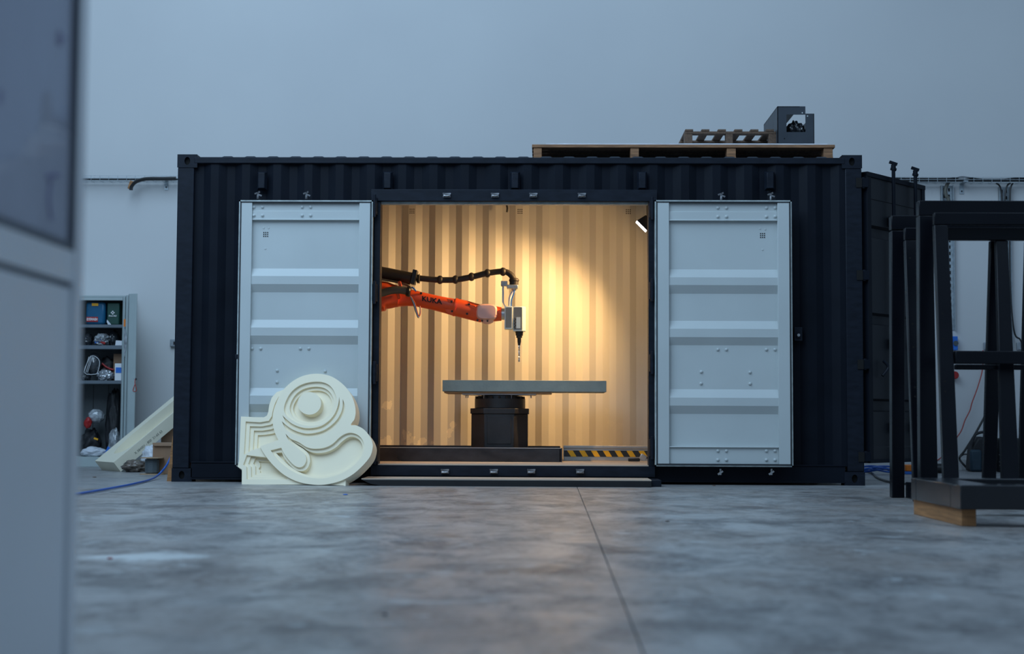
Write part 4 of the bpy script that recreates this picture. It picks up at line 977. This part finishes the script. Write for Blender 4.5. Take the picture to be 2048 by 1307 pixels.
tag(MB().tube([PZ(1728, 941)+V((-.3, .3, .012)), PZ(1735, 945)+V((0, 0, .012)), PZ(1755, 957)+V((0, 0, .012)), PZ(1783, 966)+V((0, 0, .012)), PZ(1830, 972)+V((0, 0, .012))], .010).build('floor_cable', 'black'), 'black cable on the floor from the container to the far stand', 'cable')

# ------------------------------------------------------------------ black steel stands (right)
def stand(label, name_pt, rear, front, cross, base=None, legs=(), rails=(), W=1.9):
    """rear/front: (left px, right px, top y px, Y, bottom left px, foot Y); an upright frame and one leaning on it"""
    t = thing('steel_stand', label, 'stand', tuple(name_pt))
    def at(px, py, Y): return PY(px, py, Y)
    def leg(nm, tl, tr_, ty, Yt, bl, br, by, Yb, dep=.06):
        a, b_ = PY(tl, ty, Yt), PY(tr_, ty, Yt); c, d = PY(bl, by, Yb), PY(br, by, Yb)
        top = [V((a.x, Yt, a.z)), V((b_.x, Yt, a.z)), V((b_.x, Yt+dep, a.z)), V((a.x, Yt+dep, a.z))]
        # carry the leg down to the floor
        k = (a.z-.001)/(a.z-c.z); lo = [V((a.x+(c.x-a.x)*k, Yt+(Yb-Yt)*k, .001)), V((b_.x+(d.x-b_.x)*k, Yt+(Yb-Yt)*k, .001))]
        lo = [lo[0], lo[1], lo[1]+V((0, dep, 0)), lo[0]+V((0, dep, 0))]
        return MB().hexa(lo, top).build(nm, 'frame', t, bevel=.006)
    l, r, ty, Yr, bl, br = rear
    z1 = at(l, ty, Yr).z; x0 = at(l, ty, Yr).x
    MB().box(x0, x0+W, Yr, Yr+.09, z1-.105, z1).build('top_bar', 'frame', t, bevel=.006)
    za = PY(l, ty, Yr); leg('upright', l, r, ty+30, Yr, bl, br, 952, Yr, .09)
    MB().box(x0+W-.1, x0+W, Yr, Yr+.09, .001, z1-.106).build('upright', 'frame', t, bevel=.006)
    l, r, ty, Yf, bl, br, Yb = front
    z1 = at(l, ty, Yf).z; xa = at(l, ty, Yf).x; zb = at(l, ty+24.5, Yf).z
    MB().box(xa, x0+W-.13, Yf, Yf+.055, zb, z1).build('top_bar', 'frame', t, bevel=.006)
    leg('leaning_leg', l, r, ty+24.6, Yf, bl, br, 952, Yb)
    MB().hexa([V((x0+W-.22, Yb, .001)), V((x0+W-.13, Yb, .001)), V((x0+W-.13, Yb+.06, .001)), V((x0+W-.22, Yb+.06, .001))], [V((x0+W-.22, Yf, zb)), V((x0+W-.13, Yf, zb)), V((x0+W-.13, Yf+.06, zb)), V((x0+W-.22, Yf+.06, zb))]).build('leaning_leg', 'frame', t, bevel=.006)
    xin = at(r, ty+30, Yf).x
    if cross:
        c0_, c1_, Yc = cross; MB().box(xin-.02, x0+W-.2, Yc, Yc+.05, at(2000, c1_, Yc).z, at(2000, c0_, Yc).z).build('cross_bar', 'frame', t, bevel=.006)
    for (pl, pa, pb, Yq, dep) in rails:
        MB().box(at(pl, pa, Yq).x, x0+W-.21, Yq, Yq+dep, at(pl, pb, Yq).z, at(pl, pa, Yq).z).build('mid_rail', 'frame', t, bevel=.006)
    for a_ in legs: leg('centre_leg', *a_)
    if base:
        (bx, by_), (cx2, cy2), h = base; p = PZ(bx, by_); q = PZ(cx2, cy2); d_ = (q-p).normalized(); q = p+d_*.52; n_ = V((-d_.y, d_.x, 0)); n_ = n_ if n_.x > 0 else -n_
        MB().hexa([p, q, q+n_*.12, p+n_*.12], [v+V((0, 0, h)) for v in (p, q, q+n_*.12, p+n_*.12)]).build('floor_rail', 'frame', t, bevel=.006)
    for z in (.07, .35, .45, .62, .66):
        k = 1-z; a = PY(l+(bl-l)*z+9, ty+28+(952-ty-28)*z, Yf+(Yb-Yf)*z-.003)
        MB().cyl(a-V((0, .003, 0)), a+V((0, .006, 0)), .0075, n=8).build('bolt_hole', 'hole', t)
    return t
stand('near black steel stand with leaning frames behind the flat base frame, right', (3.2, -3.1, 0), (1838, 1866, 400.5, -2.85, 1841, 1876), (1868.5, 1896, 424.5, -3.05, 1888, 1918.5, -3.42), (454.5, 480, -2.96),
      legs=[(1992, 2016, 480.5, -2.955, 2004.5, 2039, 952, -3.34, .05), (1981, 2010, 481, -2.88, 1967, 1993, 952, -2.80, .05), (2052, 2080, 481, -2.88, 2039, 2066, 952, -2.80, .05)],
      rails=[(1911, 701, 727, -3.26, .055), (1912, 728, 738.5, -3.10, .05)])
stand('far black steel stand, left of and behind the near stand', (3.2, -2.2, 0), (1783, 1810, 430.5, -2.15, 1784.5, 1809.5), (1810, 1838, 455, -2.35, 1827, 1856, -2.7), None, base=((1811, 995), (1839, 1001.5), .115), W=1.7)
# flat base frame propped on the timber block
bf = thing('low_stand', 'low flat black steel base frame propped on a timber block, front right', 'stand', (3.3, -4.7, 0))
fx0, fy0, fy1, fz0, fh, fw = 2.425, -5.25, -4.17, .0915, .128, .20
for nm, (xa, xb, ya, yb) in (('front_rail', (0, 1.8, fy0, fy0+fw)), ('back_rail', (0, 1.8, fy1-.12, fy1)), ('side_rail', (0, fw, fy0+fw+.001, fy1-.121)), ('side_rail', (1.8-fw, 1.8, fy0+fw+.001, fy1-.121))):
    MB().box(fx0+xa, fx0+xb, ya, yb, fz0, fz0+fh).build(nm, 'frame_gloss', bf, bevel=.006)
c0 = PZ(1912, 1049); tbk = thing('timber_block', 'short brown timber block propping up the flat black base frame', 'block', (2.48, -4.8, 0))
MB().box(c0.x, c0.x+.078, c0.y-.11, c0.y+.93, 0.0, .091).build('block', 'timber', tbk, bevel=.003)
tag(tbk, 'short brown timber block propping up the flat black base frame', 'timber')

# ------------------------------------------------------------------ metal cabinet at the left of the wall
CY0, CY1 = 4.03, 4.46
def cx_(px, Y=CY0): return PY(px, 760, Y).x
cb = thing('metal_cabinet', 'tall grey metal storage cabinet standing open against the back wall', 'cabinet', (-5.2, 4.25, 0))
CX1 = cx_(248); CX0 = CX1-.92
CZ1 = PY(210, 594, CY0).z; 
def cz(py, Y=CY0): return PY(210, py, Y).z
MB().box(CX1-.018, CX1, CY0, CY1, .0, CZ1).build('side_panel', 'cab', cb, bevel=.002)
MB().box(CX0, CX0+.018, CY0, CY1, .0, CZ1).build('side_panel', 'cab', cb, bevel=.002)
MB().box(CX0, CX1, CY0, CY1, CZ1, CZ1+.02).build('top_panel', 'cab', cb, bevel=.002)
MB().box(CX0+.018, CX1-.018, CY0, CY0+.02, CZ1-.035, CZ1-.001).build('head_rail', 'cab', cb)
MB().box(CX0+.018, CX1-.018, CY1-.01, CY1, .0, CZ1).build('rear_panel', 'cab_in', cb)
MB().box(CX0+.018, CX1-.018, CY0, CY1-.011, .0, cz(913)).build('plinth', 'cab', cb, bevel=.003)
shz = []
for a_, b_ in ((648.5, 654.5), (690, 697.5), (760.5, 767)):
    z1, z0_ = cz(a_), cz(b_); shz.append(z1)
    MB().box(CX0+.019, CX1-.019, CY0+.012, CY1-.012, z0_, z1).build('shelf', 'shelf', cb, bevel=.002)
# two seams and a bolt strap in the back
for px in (188, 218): x = cx_(px, CY1); MB().box(x-.004, x+.004, CY1-.014, CY1-.0105, cz(912), cz(768)).build('rear_seam', 'black', cb)
# open door: hinge at the right front corner, swung out beyond square
hh = V((CX1-.004, CY0-.004, 0)); he = V((PY(264, 600, CY0-.42).x, CY0-.42, 0)); dd = (he-hh); dl = dd.length; dd.normalize(); dn = V((-dd.y, dd.x, 0))
def hp_(t, z, o=0): return hh+dd*t+dn*o+V((0, 0, z))
dt, db = CZ1+.005, .13
door = MB().hexa([hp_(0, db, 0), hp_(dl, db, 0), hp_(dl, db, .004), hp_(0, db, .004)], [hp_(0, dt, 0), hp_(dl, dt, 0), hp_(dl, dt, .004), hp_(0, dt, .004)]).build('cabinet_door', 'cab', cb)
sgn = 1 if dn.x < 0 else -1
for t0, t1 in ((0.0, .05), (dl*.48, dl*.55), (dl-.06, dl)):
    MB().hexa([hp_(t0, db, .005*sgn), hp_(t1, db, .005*sgn), hp_(t1, db, .028*sgn), hp_(t0, db, .028*sgn)], [hp_(t0, dt, .005*sgn), hp_(t1, dt, .005*sgn), hp_(t1, dt, .028*sgn), hp_(t0, dt, .028*sgn)]).build('door_stiffener', 'cab', door, bevel=.002)
MB().hexa([hp_(dl, db, -.02*sgn), hp_(dl+.055, db-.0, -.05*sgn), hp_(dl+.06, db, -.04*sgn), hp_(dl, db, .02*sgn)], [hp_(dl, dt, -.02*sgn), hp_(dl+.055, dt, -.05*sgn), hp_(dl+.06, dt, -.04*sgn), hp_(dl, dt, .02*sgn)]).build('door_edge', 'cab', door, bevel=.002)
lk = hp_(dl+.03, PY(266, 758, 3.7).z, -.055*sgn)
MB().cyl(lk, lk+V((0, -.03, 0)), .014, n=10).build('lock', 'black', door)
tag(MB().tube([lk+V((0, -.03, 0)), lk+V((.0, -.035, -.05)), lk+V((.02, -.035, -.13)), lk+V((-.02, -.035, -.13)), lk+V((.0, -.035, -.06))], .004).build('key_tag', 'redcable'), 'red key loop hanging from the cabinet door lock', 'key')
tg = hp_(dl*.45, PY(250, 645, 3.8).z, .034*sgn); 
tag(MB().cbox(tg, .02, .012, .085).build('orange_strap', 'orange_tag'), 'small orange strap hanging inside the open cabinet door', 'strap')
pp = [PY(x, y, 3.78) for x, y in ((248.5, 655), (252, 662), (254.5, 676), (252.5, 695), (249, 715), (247, 690))]
tag(MB().prism(pp, (0, .02, 0)).build('document_sleeve', 'poly'), 'clear plastic document sleeve hanging on the cabinet door', 'sleeve')
# shelf contents
def shelf_item(name, px0, px1, zb_, py_top, y0, y1, m_, label, cat, bev=.02):
    a, b = cx_(px0, y0), cx_(px1, y0); zt_ = PY((px0+px1)/2, py_top, y0).z
    return tag(MB().box(a, b, y0, y1, zb_+.001, zt_).build(name, m_, None, bevel=bev), label, cat)
ey = thing('eyewash_case', 'blue plastic eyewash case on the top shelf of the cabinet', 'case', (cx_(190, 4.12), 4.2, shz[0]))
MB().box(cx_(168, 4.1), cx_(207, 4.1), 4.10, 4.28, shz[0]+.001, cz(602)).build('case_body', 'eyewash', ey, bevel=.03)
MB().box(cx_(180, 4.09), cx_(193, 4.09), 4.094, 4.10, cz(610.5), cz(605)).build('yellow_label', 'yellow', ey)
rlb = MB().box(cx_(170, 4.09), cx_(193, 4.09), 4.093, 4.10, cz(642.5), cz(632.5)).build('red_label', 'red', ey)
text('label_lettering', 'EYEWASH', .042, 'white_print', ey, ((cx_(170, 4.09)+cx_(193, 4.09))/2, 4.091, (cz(642.5)+cz(633))/2), (1, 0, 0), (0, 0, 1), .001, .001, .66)
fa = thing('first_aid_case', 'dark green first aid case with white cross on the top shelf', 'case', (cx_(225, 4.12), 4.2, shz[0]))
MB().box(cx_(211, 4.1), cx_(236, 4.1), 4.10, 4.26, shz[0]+.001, cz(604)).build('case_body', 'green', fa, bevel=.012)
cxc, czc = cx_(222.3, 4.09), cz(624)
MB().box(cxc-.021, cxc+.021, 4.094, 4.0995, czc-.007, czc+.007).box(cxc-.007, cxc+.007, 4.094, 4.0995, czc-.021, czc+.021).build('cross', 'white_print', fa)
text('case_lettering', 'First Aid', .026, 'white_print', fa, (cxc, 4.093, cz(630.5)), (1, 0, 0), (0, 0, 1), .001, .0006)
tag(MB().prism([(cx_(211.5, 4.08), 4.08, cz(638)), (cx_(220, 4.08), 4.08, shz[0]+.001), (cx_(214, 4.08), 4.08, shz[0]+.001), (cx_(211, 4.08), 4.08, cz(643))], (0, .008, 0)).build('paper_slip', 'paper'), 'small white paper slip before the first aid case', 'paper')
def blobt(name, px, zb_, rx, ry, rz, Y, m_, label, cat, seed, amp=.25, fr=2.5):
    x = PY(px, 760, Y).x; return tag(MB().blob((x, Y, zb_+rz*.86), rx, ry, rz, seed, amp, fr, 4, flat=zb_+.001).build(name, m_, None, sharp=60), label, cat)
blobt('parts_bag', 176, shz[1], .04, .1, .075, 4.16, 'bagdark', 'shiny dark plastic bag at the left of the second shelf', 'bag', 1)
blobt('parts_bag', 202, shz[1], .085, .11, .075, 4.14, 'poly', 'clear plastic bag of small blue and white parts on the second shelf', 'bag', 2, .35, 3.5)
for i, (px, py, mt, lab) in enumerate(((196, 682, 'blue', 'small blue packet sticking out of the clear parts bag'), (205, 684, 'red', 'small red packet beside the clear parts bag'))):
    c = PY(px, py, 4.055); tag(MB().cbox((c.x, 4.052, max(c.z, shz[1]+.02)), .075, .02, .028, Matrix.Rotation(.45*(1 if i else -1), 3, 'Y')).build('small_packet', mt, None, bevel=.006), lab, 'packet')
blobt('dark_bag', 226, shz[1], .06, .09, .10, 4.24, 'bagdark', 'black crumpled bag at the back of the second shelf', 'bag', 4)
tag(MB().prism([(cx_(229, 4.05), 4.05, shz[1]+.001), (cx_(247, 4.05), 4.05, shz[1]+.001), (cx_(248, 4.05), 4.05, cz(681)), (cx_(230, 4.05), 4.05, cz(680))], (0, .10, 0)).build('paper_pack', 'paper'), 'white paper pack at the right end of the second shelf', 'paper')
vs_ = thing('face_visor', 'clear face visor with curved frame on the third shelf', 'visor', (cx_(182, 4.1), 4.12, shz[2]))
V0 = [PY(x, y, 4.06) for x, y in ((181, 712), (168, 744), (189, 748), (196, 742), (199, 722), (190, 712))]
MB().tube(V0+[V0[0]], .0035, n=6, sub=3).build('visor_rim', 'white', vs_)
for x in (177, 181, 184): a_, b_ = PY(x+1, 713, 4.055), PY(x-9, 744, 4.055); MB().cyl(a_, b_, .003, n=5).build('visor_rib', 'white', vs_)
MB().blob((cx_(187, 4.16), 4.17, shz[2]+.19), .09, .08, .13, 9, .08, 2, 3, flat=shz[2]+.001).build('visor_shell', 'bagdark', vs_)
blobt('foil_bag', 211, shz[2], .095, .09, .07, 4.13, mat('silver_film', (.5, .52, .55), .15, .7, var=.6, scale=12, bump=1, bscale=14), 'crumpled silver-clear bag in the middle of the third shelf', 'bag', 6, .3, 3.5)
blobt('dark_bag', 172, shz[2], .05, .09, .045, 4.13, 'bagdark', 'small dark bag under the face visor', 'bag', 7)
tag(MB().tube([PY(x, y, 4.2) for x, y in ((204, 726), (212, 733), (220, 737), (228, 739))], .011).build('red_strap', 'red'), 'red strap above the silver bag on the third shelf', 'strap')
blobt('black_helmet', 214, shz[2], .10, .08, .15, 4.30, 'darkbag', 'black fabric item behind the silver bag on the third shelf', 'helmet', 8)
ct = thing('glove_carton', 'upright white and blue carton at the right end of the third shelf', 'box', (cx_(238, 4.08), 4.12, shz[2]))
MB().box(cx_(229, 4.06), cx_(243.5, 4.06), 4.06, 4.16, shz[2]+.001, cz(726)).build('carton_body', 'white', ct, bevel=.003)
MB().box(cx_(231, 4.058), cx_(242, 4.058), 4.057, 4.06, cz(745), cz(734)).build('blue_panel', 'blue', ct)
text('carton_lettering', 'nitrile', .020, 'white_print', ct, (cx_(236.5, 4.056), 4.056, cz(737)), (1, 0, 0), (0, 0, 1), .0008) if False else None
shelf_item('brown_carton', 226, 246, shz[2], 707, 4.22, 4.38, 'carton', 'small brown carton behind the white and blue one', 'box', .003)
zpl = cz(913)
blobt('padded_jacket', 184, zpl, .12, .10, .17, 4.32, 'darkbag', 'heap of black workwear in the bottom of the cabinet', 'clothes', 11)
blobt('black_jacket', 229, zpl, .095, .08, .42, 4.33, 'darkbag', 'tall black jacket heaped at the right of the cabinet bottom', 'clothes', 12, .3, 2)
tag(MB().blob((cx_(194, 4.2), 4.2, cz(832)), .095, .08, .08, 13, .18, 2.5, 4).build('wrapped_helmet', 'poly', None, sharp=60), 'plastic-wrapped grey helmet on top of the workwear', 'helmet')
tag(MB().blob((cx_(178, 4.14), 4.14, cz(845)), .045, .045, .065, 14, .25, 2, 3).build('red_glove', 'red'), 'red fabric glove on the left of the cabinet heap', 'glove')
blobt('grey_bag', 232, zpl, .065, .08, .17, 4.13, 'poly', 'clear grey plastic bag at the right front of the cabinet bottom', 'bag', 15)
blobt('white_bag', 190, zpl, .15, .09, .06, 4.12, 'bagwhite', 'white plastic-wrapped coverall lying at the front of the cabinet bottom', 'bag', 16, .22, 2)
c = PY(216, 897, 4.07); tag(MB().cbox((c.x, 4.085, zpl+.06), .06, .02, .11, Matrix.Rotation(.4, 3, 'Y')).build('blue_packet', 'blue', None, bevel=.008), 'blue packet beside the white wrapped coverall', 'packet')
c = PY(192, 877, 4.1); tag(MB().cbox(c, .05, .012, .02, Matrix.Rotation(.3, 3, 'Y')).build('yellow_label', 'yellow'), 'small yellow label on the black workwear', 'label')

# ------------------------------------------------------------------ second mould, cartons, spool, hose at the container's left end
C_ = PZ(241.6, 942.7); D0 = PZ(203.8, 939.4); wv = (D0-C_); wl = wv.length; wv.normalize()
hd_ = V((-wv.y, wv.x, 0)); hd_ = hd_ if hd_.x > 0 else -hd_; th = math.radians(39)
Ld = (hd_*math.cos(th)+V((0, 0, math.sin(th)))).normalized(); Nd = wv.cross(Ld).normalized(); Nd = Nd if Nd.z > 0 else -Nd
TH, LN = .125, 1.42
m2 = thing('long_mould', 'long cream foam mould with a pocket, leaning between the cabinet and container', 'mould', tuple(C_))
def lm(l, w_, n_): return C_+Ld*l+wv*w_+Nd*n_
outer = [(0, 0), (LN, 0), (LN, wl), (0, wl)]
slot = smooth_keep([(.30, .035), (.60, .028), (1.0, .028), (1.30, .04), (1.34, wl-.20), (1.0, wl-.16), (.60, wl-.14), (.30, wl-.17), (.14, wl-.28), (.18, .12)], set())
hole = smooth_keep([(.55, .04), (1.0, .035), (1.28, .06), (1.28, wl-.26), (1.0, wl-.22), (.62, wl-.24)], set())
q = MB()
for polys, z0, z1 in (([outer, slot], TH-.10, TH), ([outer, hole], 0, TH-.10)):
    vs, fs = plate(polys, z0, z1); q.add([lm(a.x, a.y, a.z) for a in vs], fs)
q.build('mould_body', 'foam2', m2, sharp=30)
text('pencil_lettering', 'X 584001 - 800  21-65 63', .036, 'grey_print', m2, lm(.42, -.0015, TH*.42), Ld, Nd, .0005)
# cartons
c1 = thing('lower_carton', 'brown cardboard carton standing beside the container corner', 'box', (-3.29, 2.0, 0))
bx0, bx1 = PY(304.5, 930, 1.78).x, -3.06; bzt = PY(320, 885, 1.78).z
MB().box(bx0, bx1, 1.785, 2.15, .001, bzt).build('carton_body', 'carton', c1, bevel=.003)
MB().hexa([(bx0-.0, 1.77, bzt-.006), (bx1, 1.77, bzt-.006), (bx1, 1.78, bzt), (bx0, 1.78, bzt)], [(bx0+.02, 1.76, bzt-.03), (bx1, 1.76, bzt-.03), (bx1, 1.77, bzt-.03), (bx0+.02, 1.77, bzt-.03)]).build('flap', 'carton', c1)
MB().box((bx0+bx1)/2+.02, (bx0+bx1)/2+.024, 1.777, 1.779, .2, bzt-.05).build('seam', 'wood_dark', c1)
c2x0 = PY(303, 870, 3.02).x
c2 = thing('tall_carton', 'taller open brown carton behind the long mould', 'box', (c2x0+.25, 3.3, 0))
zt2 = PY(315, 843, 3.25).z
MB().box(c2x0+.02, c2x0+.30, 3.35, 3.62, .001, zt2).build('carton_body', 'carton', c2, bevel=.003)
MB().hexa([(c2x0+.015, 3.36, zt2), (c2x0+.02, 3.36, zt2), (c2x0+.02, 3.6, zt2), (c2x0+.015, 3.6, zt2)], [(c2x0-.05, 3.34, zt2-.16), (c2x0-.045, 3.34, zt2-.16), (c2x0-.045, 3.62, zt2-.16), (c2x0-.05, 3.62, zt2-.16)]).build('flap', 'carton', c2)
MB().box(c2x0+.02, c2x0+.30, 3.345, 3.351, zt2, zt2+.05).build('flap', 'carton', c2)
# cable spool
sp0 = PZ(298, 949); sz = .0
spl = thing('cable_spool', 'wooden-flanged spool of grey cable on the floor beside the cartons', 'spool', (sp0.x, sp0.y+.11, 0))
sy0 = sp0.y+.11; kk = (sp0.y+13.4)/FPX; hsp = PY(296, 914.5, sp0.y).z
MB().cyl((sp0.x, sy0, .0), (sp0.x, sy0, .009), 24*kk, n=28).build('flange', 'plywood_edge', spl)
MB().cyl((sp0.x, sy0, hsp-.009), (sp0.x, sy0, hsp), 23*kk, n=28).build('flange', 'plywood_edge', spl)
MB().cyl((sp0.x, sy0, .009), (sp0.x, sy0, hsp-.009), 11.5*kk, n=24).build('drum', 'cab_in', spl)
cp_ = []; nt = 13
for i in range(nt*10): a_ = 2*PI*i/10; rr = 13.4*kk; cp_.append((sp0.x+rr*math.cos(a_), sy0+rr*math.sin(a_), .016+(hsp-.034)*i/(nt*10)))
MB().tube(cp_, .0062, n=6, sub=1).build('wound_cable', mat('grey_cable', (.10, .125, .14), .5), spl)
c = PZ(268, 944); tag(MB().blob((c.x-.02, c.y+.1, .06), .13, .10, .065, 21, .3, 2.5, 4, flat=.001).build('scrap_bag', mat('brown_film', (.11, .088, .072), .15, var=.8, scale=12, bump=.8, bscale=12), None, sharp=60), 'see-through bag of brown scraps on the floor behind the spool', 'bag')
c = PY(296, 903, 2.35); tag(MB().blob((c.x, 2.50, .14), .10, .08, .135, 22, .25, 3, 4, flat=.001).build('bubble_wrap', 'bagwhite', None, sharp=60), 'lump of pale bubble wrap on the floor behind the spool', 'bubble wrap')
ws = thing('wood_strip', 'thin wooden strip leaning on the container left end', 'strip', (-3.09, .12, 0))
MB().hexa([(-3.095, .10, .0), (-3.055, .10, .0), (-3.055, .13, .0), (-3.095, .13, 0)], [(-3.050, .10, .40), (-3.032, .10, .40), (-3.032, .13, .40), (-3.050, .13, .40)]).build('strip_board', 'timber', ws)
hp = [PZ(x, y)+V((0, 0, .014)) for x, y in ((120, 996), (160, 990), (186, 985.7), (235.6, 976.8), (266.5, 970.4), (299, 962))]
hp += [PY(316, 949.5, .55), PY(331, 933, .62), PY(339.5, 917.5, .75), PY(346, 902, 1.0), PY(352, 890, 1.4)]
tag(MB().tube(hp, .0095, n=8).build('air_hose', 'bluehose'), 'blue air hose snaking over the floor to the container corner', 'hose')
# small litter on the floor
for px, py, mt, s, lab in ((220, 1117.5, 'red', .012, 'tiny red plastic clip on the pale floor patch'), (691, 989, 'blue', .018, 'scrap of blue film on the floor before the mould'), (770, 1230, 'black', .007, 'small dark pebble on the foreground floor'), (189, 954, 'wood_dark', .02, 'dark wood splinter on the floor before the cabinet'), (1428, 971, 'wood_dark', .014, 'wood chip on the floor below the right door'), (1335, 1043, 'wood_dark', .012, 'brown chip on the open floor right of the joint')):
    c = PZ(px, py); tag(MB().blob((c.x, c.y, .003), s, s*.7, .004, px, .3, 2, 2, flat=.0003).build('debris_chip', mt), lab, 'debris')

# ------------------------------------------------------------------ white machine enclosure right in front, out of focus, left
EX = PY(165, 640, -10.10).x; EY1 = -10.10; EY0 = -11.3; EX0 = EX-.75
zw0 = PY(150, 502, -10.16).z; zp = PY(150, 576, -10.16).z
en = thing('machine_enclosure', 'pale blue-white machine enclosure with a glazed upper door, blurred in the left foreground', 'machine', ((EX+EX0)/2, (EY0+EY1)/2, 0))
MB().box(EX0, EX-.03, EY0, EY1-.03, .0, zp+.02).build('cabinet_body', 'foreground', en)
MB().box(EX0, EX-.03, EY1-.05, EY1-.02, zp, 1.95).build('end_panel', 'foreground', en)
MB().box(EX0, EX-.03, EY0, EY0+.03, zp, 1.95).build('end_panel', 'foreground', en)
MB().box(EX0, EX0+.02, EY0, EY1-.03, zp, 1.95).build('rear_panel', 'foreground', en)
MB().box(EX0, EX-.02, EY0, EY1-.02, 1.95, 1.99).build('top_panel', 'foreground', en)
MB().box(EX-.03, EX, EY1-.055, EY1, .0, 1.99).build('corner_strip', 'foreground', en, bevel=.004)
MB().box(EX-.03, EX-.004, EY0, EY1-.056, zp+.012, zw0).build('window_rail', 'foreground', en)
MB().box(EX-.03, EX-.008, EY0, EY1-.062, .04, zp).build('lower_door', 'foreground', en, bevel=.004)
MB().box(EX-.032, EX-.012, EY0, EY1-.055, zp, zp+.012).build('shadow_gap', 'grey_gasket', en)
wf = MB().box(EX-.022, EX-.003, EY0, EY1-.056, zw0, zw0+.016).box(EX-.022, EX-.003, EY1-.063, EY1-.056, zw0, 1.94)
wfo = wf.build('window_gasket', 'grey_gasket', en)
MB().box(EX-.016, EX-.012, EY0+.03, EY1-.063, zw0+.012, 1.94).build('window_pane', 'glass', en)
# flat coloured cut-outs added behind the glass to imitate the view in it: pale bucket with a bottle before a slanting bundle, and marker strokes
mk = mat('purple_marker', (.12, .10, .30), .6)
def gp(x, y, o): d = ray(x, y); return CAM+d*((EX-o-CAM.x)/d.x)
def cutout(nm, pts, m_, o): MB().prism([gp(x, y, o) for x, y in pts], (-.0008, 0, 0)).build(nm, m_, en)
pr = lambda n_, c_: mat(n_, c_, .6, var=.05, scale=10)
cutout('cutout_sheet', [(-400, -300), (152, -60), (150, 497), (-400, 330)], pr('cutout_grey', (.36, .43, .56)), .020)
cutout('cutout_bundle', [(-400, 420), (-60, 350), (10, 322), (45, 305), (62, 270), (82, 262), (82, 478), (-60, 425), (-400, 330)], pr('cutout_pale', (.50, .53, .60)), .0185)
cutout('cutout_bucket', [(80, 250), (112, 254), (150, 275), (150, 492), (80, 470)], pr('cutout_bucket', (.44, .47, .54)), .0175)
cutout('cutout_rim', [(80, 247), (112, 251), (150, 272), (150, 277), (112, 256), (80, 252)], pr('cutout_rim', (.62, .64, .68)), .0165)
cutout('cutout_bottle', [(86, 248), (88, 190), (93, 182), (101, 183), (108, 232), (134, 240), (140, 262), (112, 252)], pr('cutout_bottle', (.22, .25, .34)), .0168)
cutout('cutout_band', [(-60, 420), (10, 447), (108, 481), (106, 492), (10, 460), (-60, 437)], pr('cutout_dark', (.03, .035, .05)), .0162)
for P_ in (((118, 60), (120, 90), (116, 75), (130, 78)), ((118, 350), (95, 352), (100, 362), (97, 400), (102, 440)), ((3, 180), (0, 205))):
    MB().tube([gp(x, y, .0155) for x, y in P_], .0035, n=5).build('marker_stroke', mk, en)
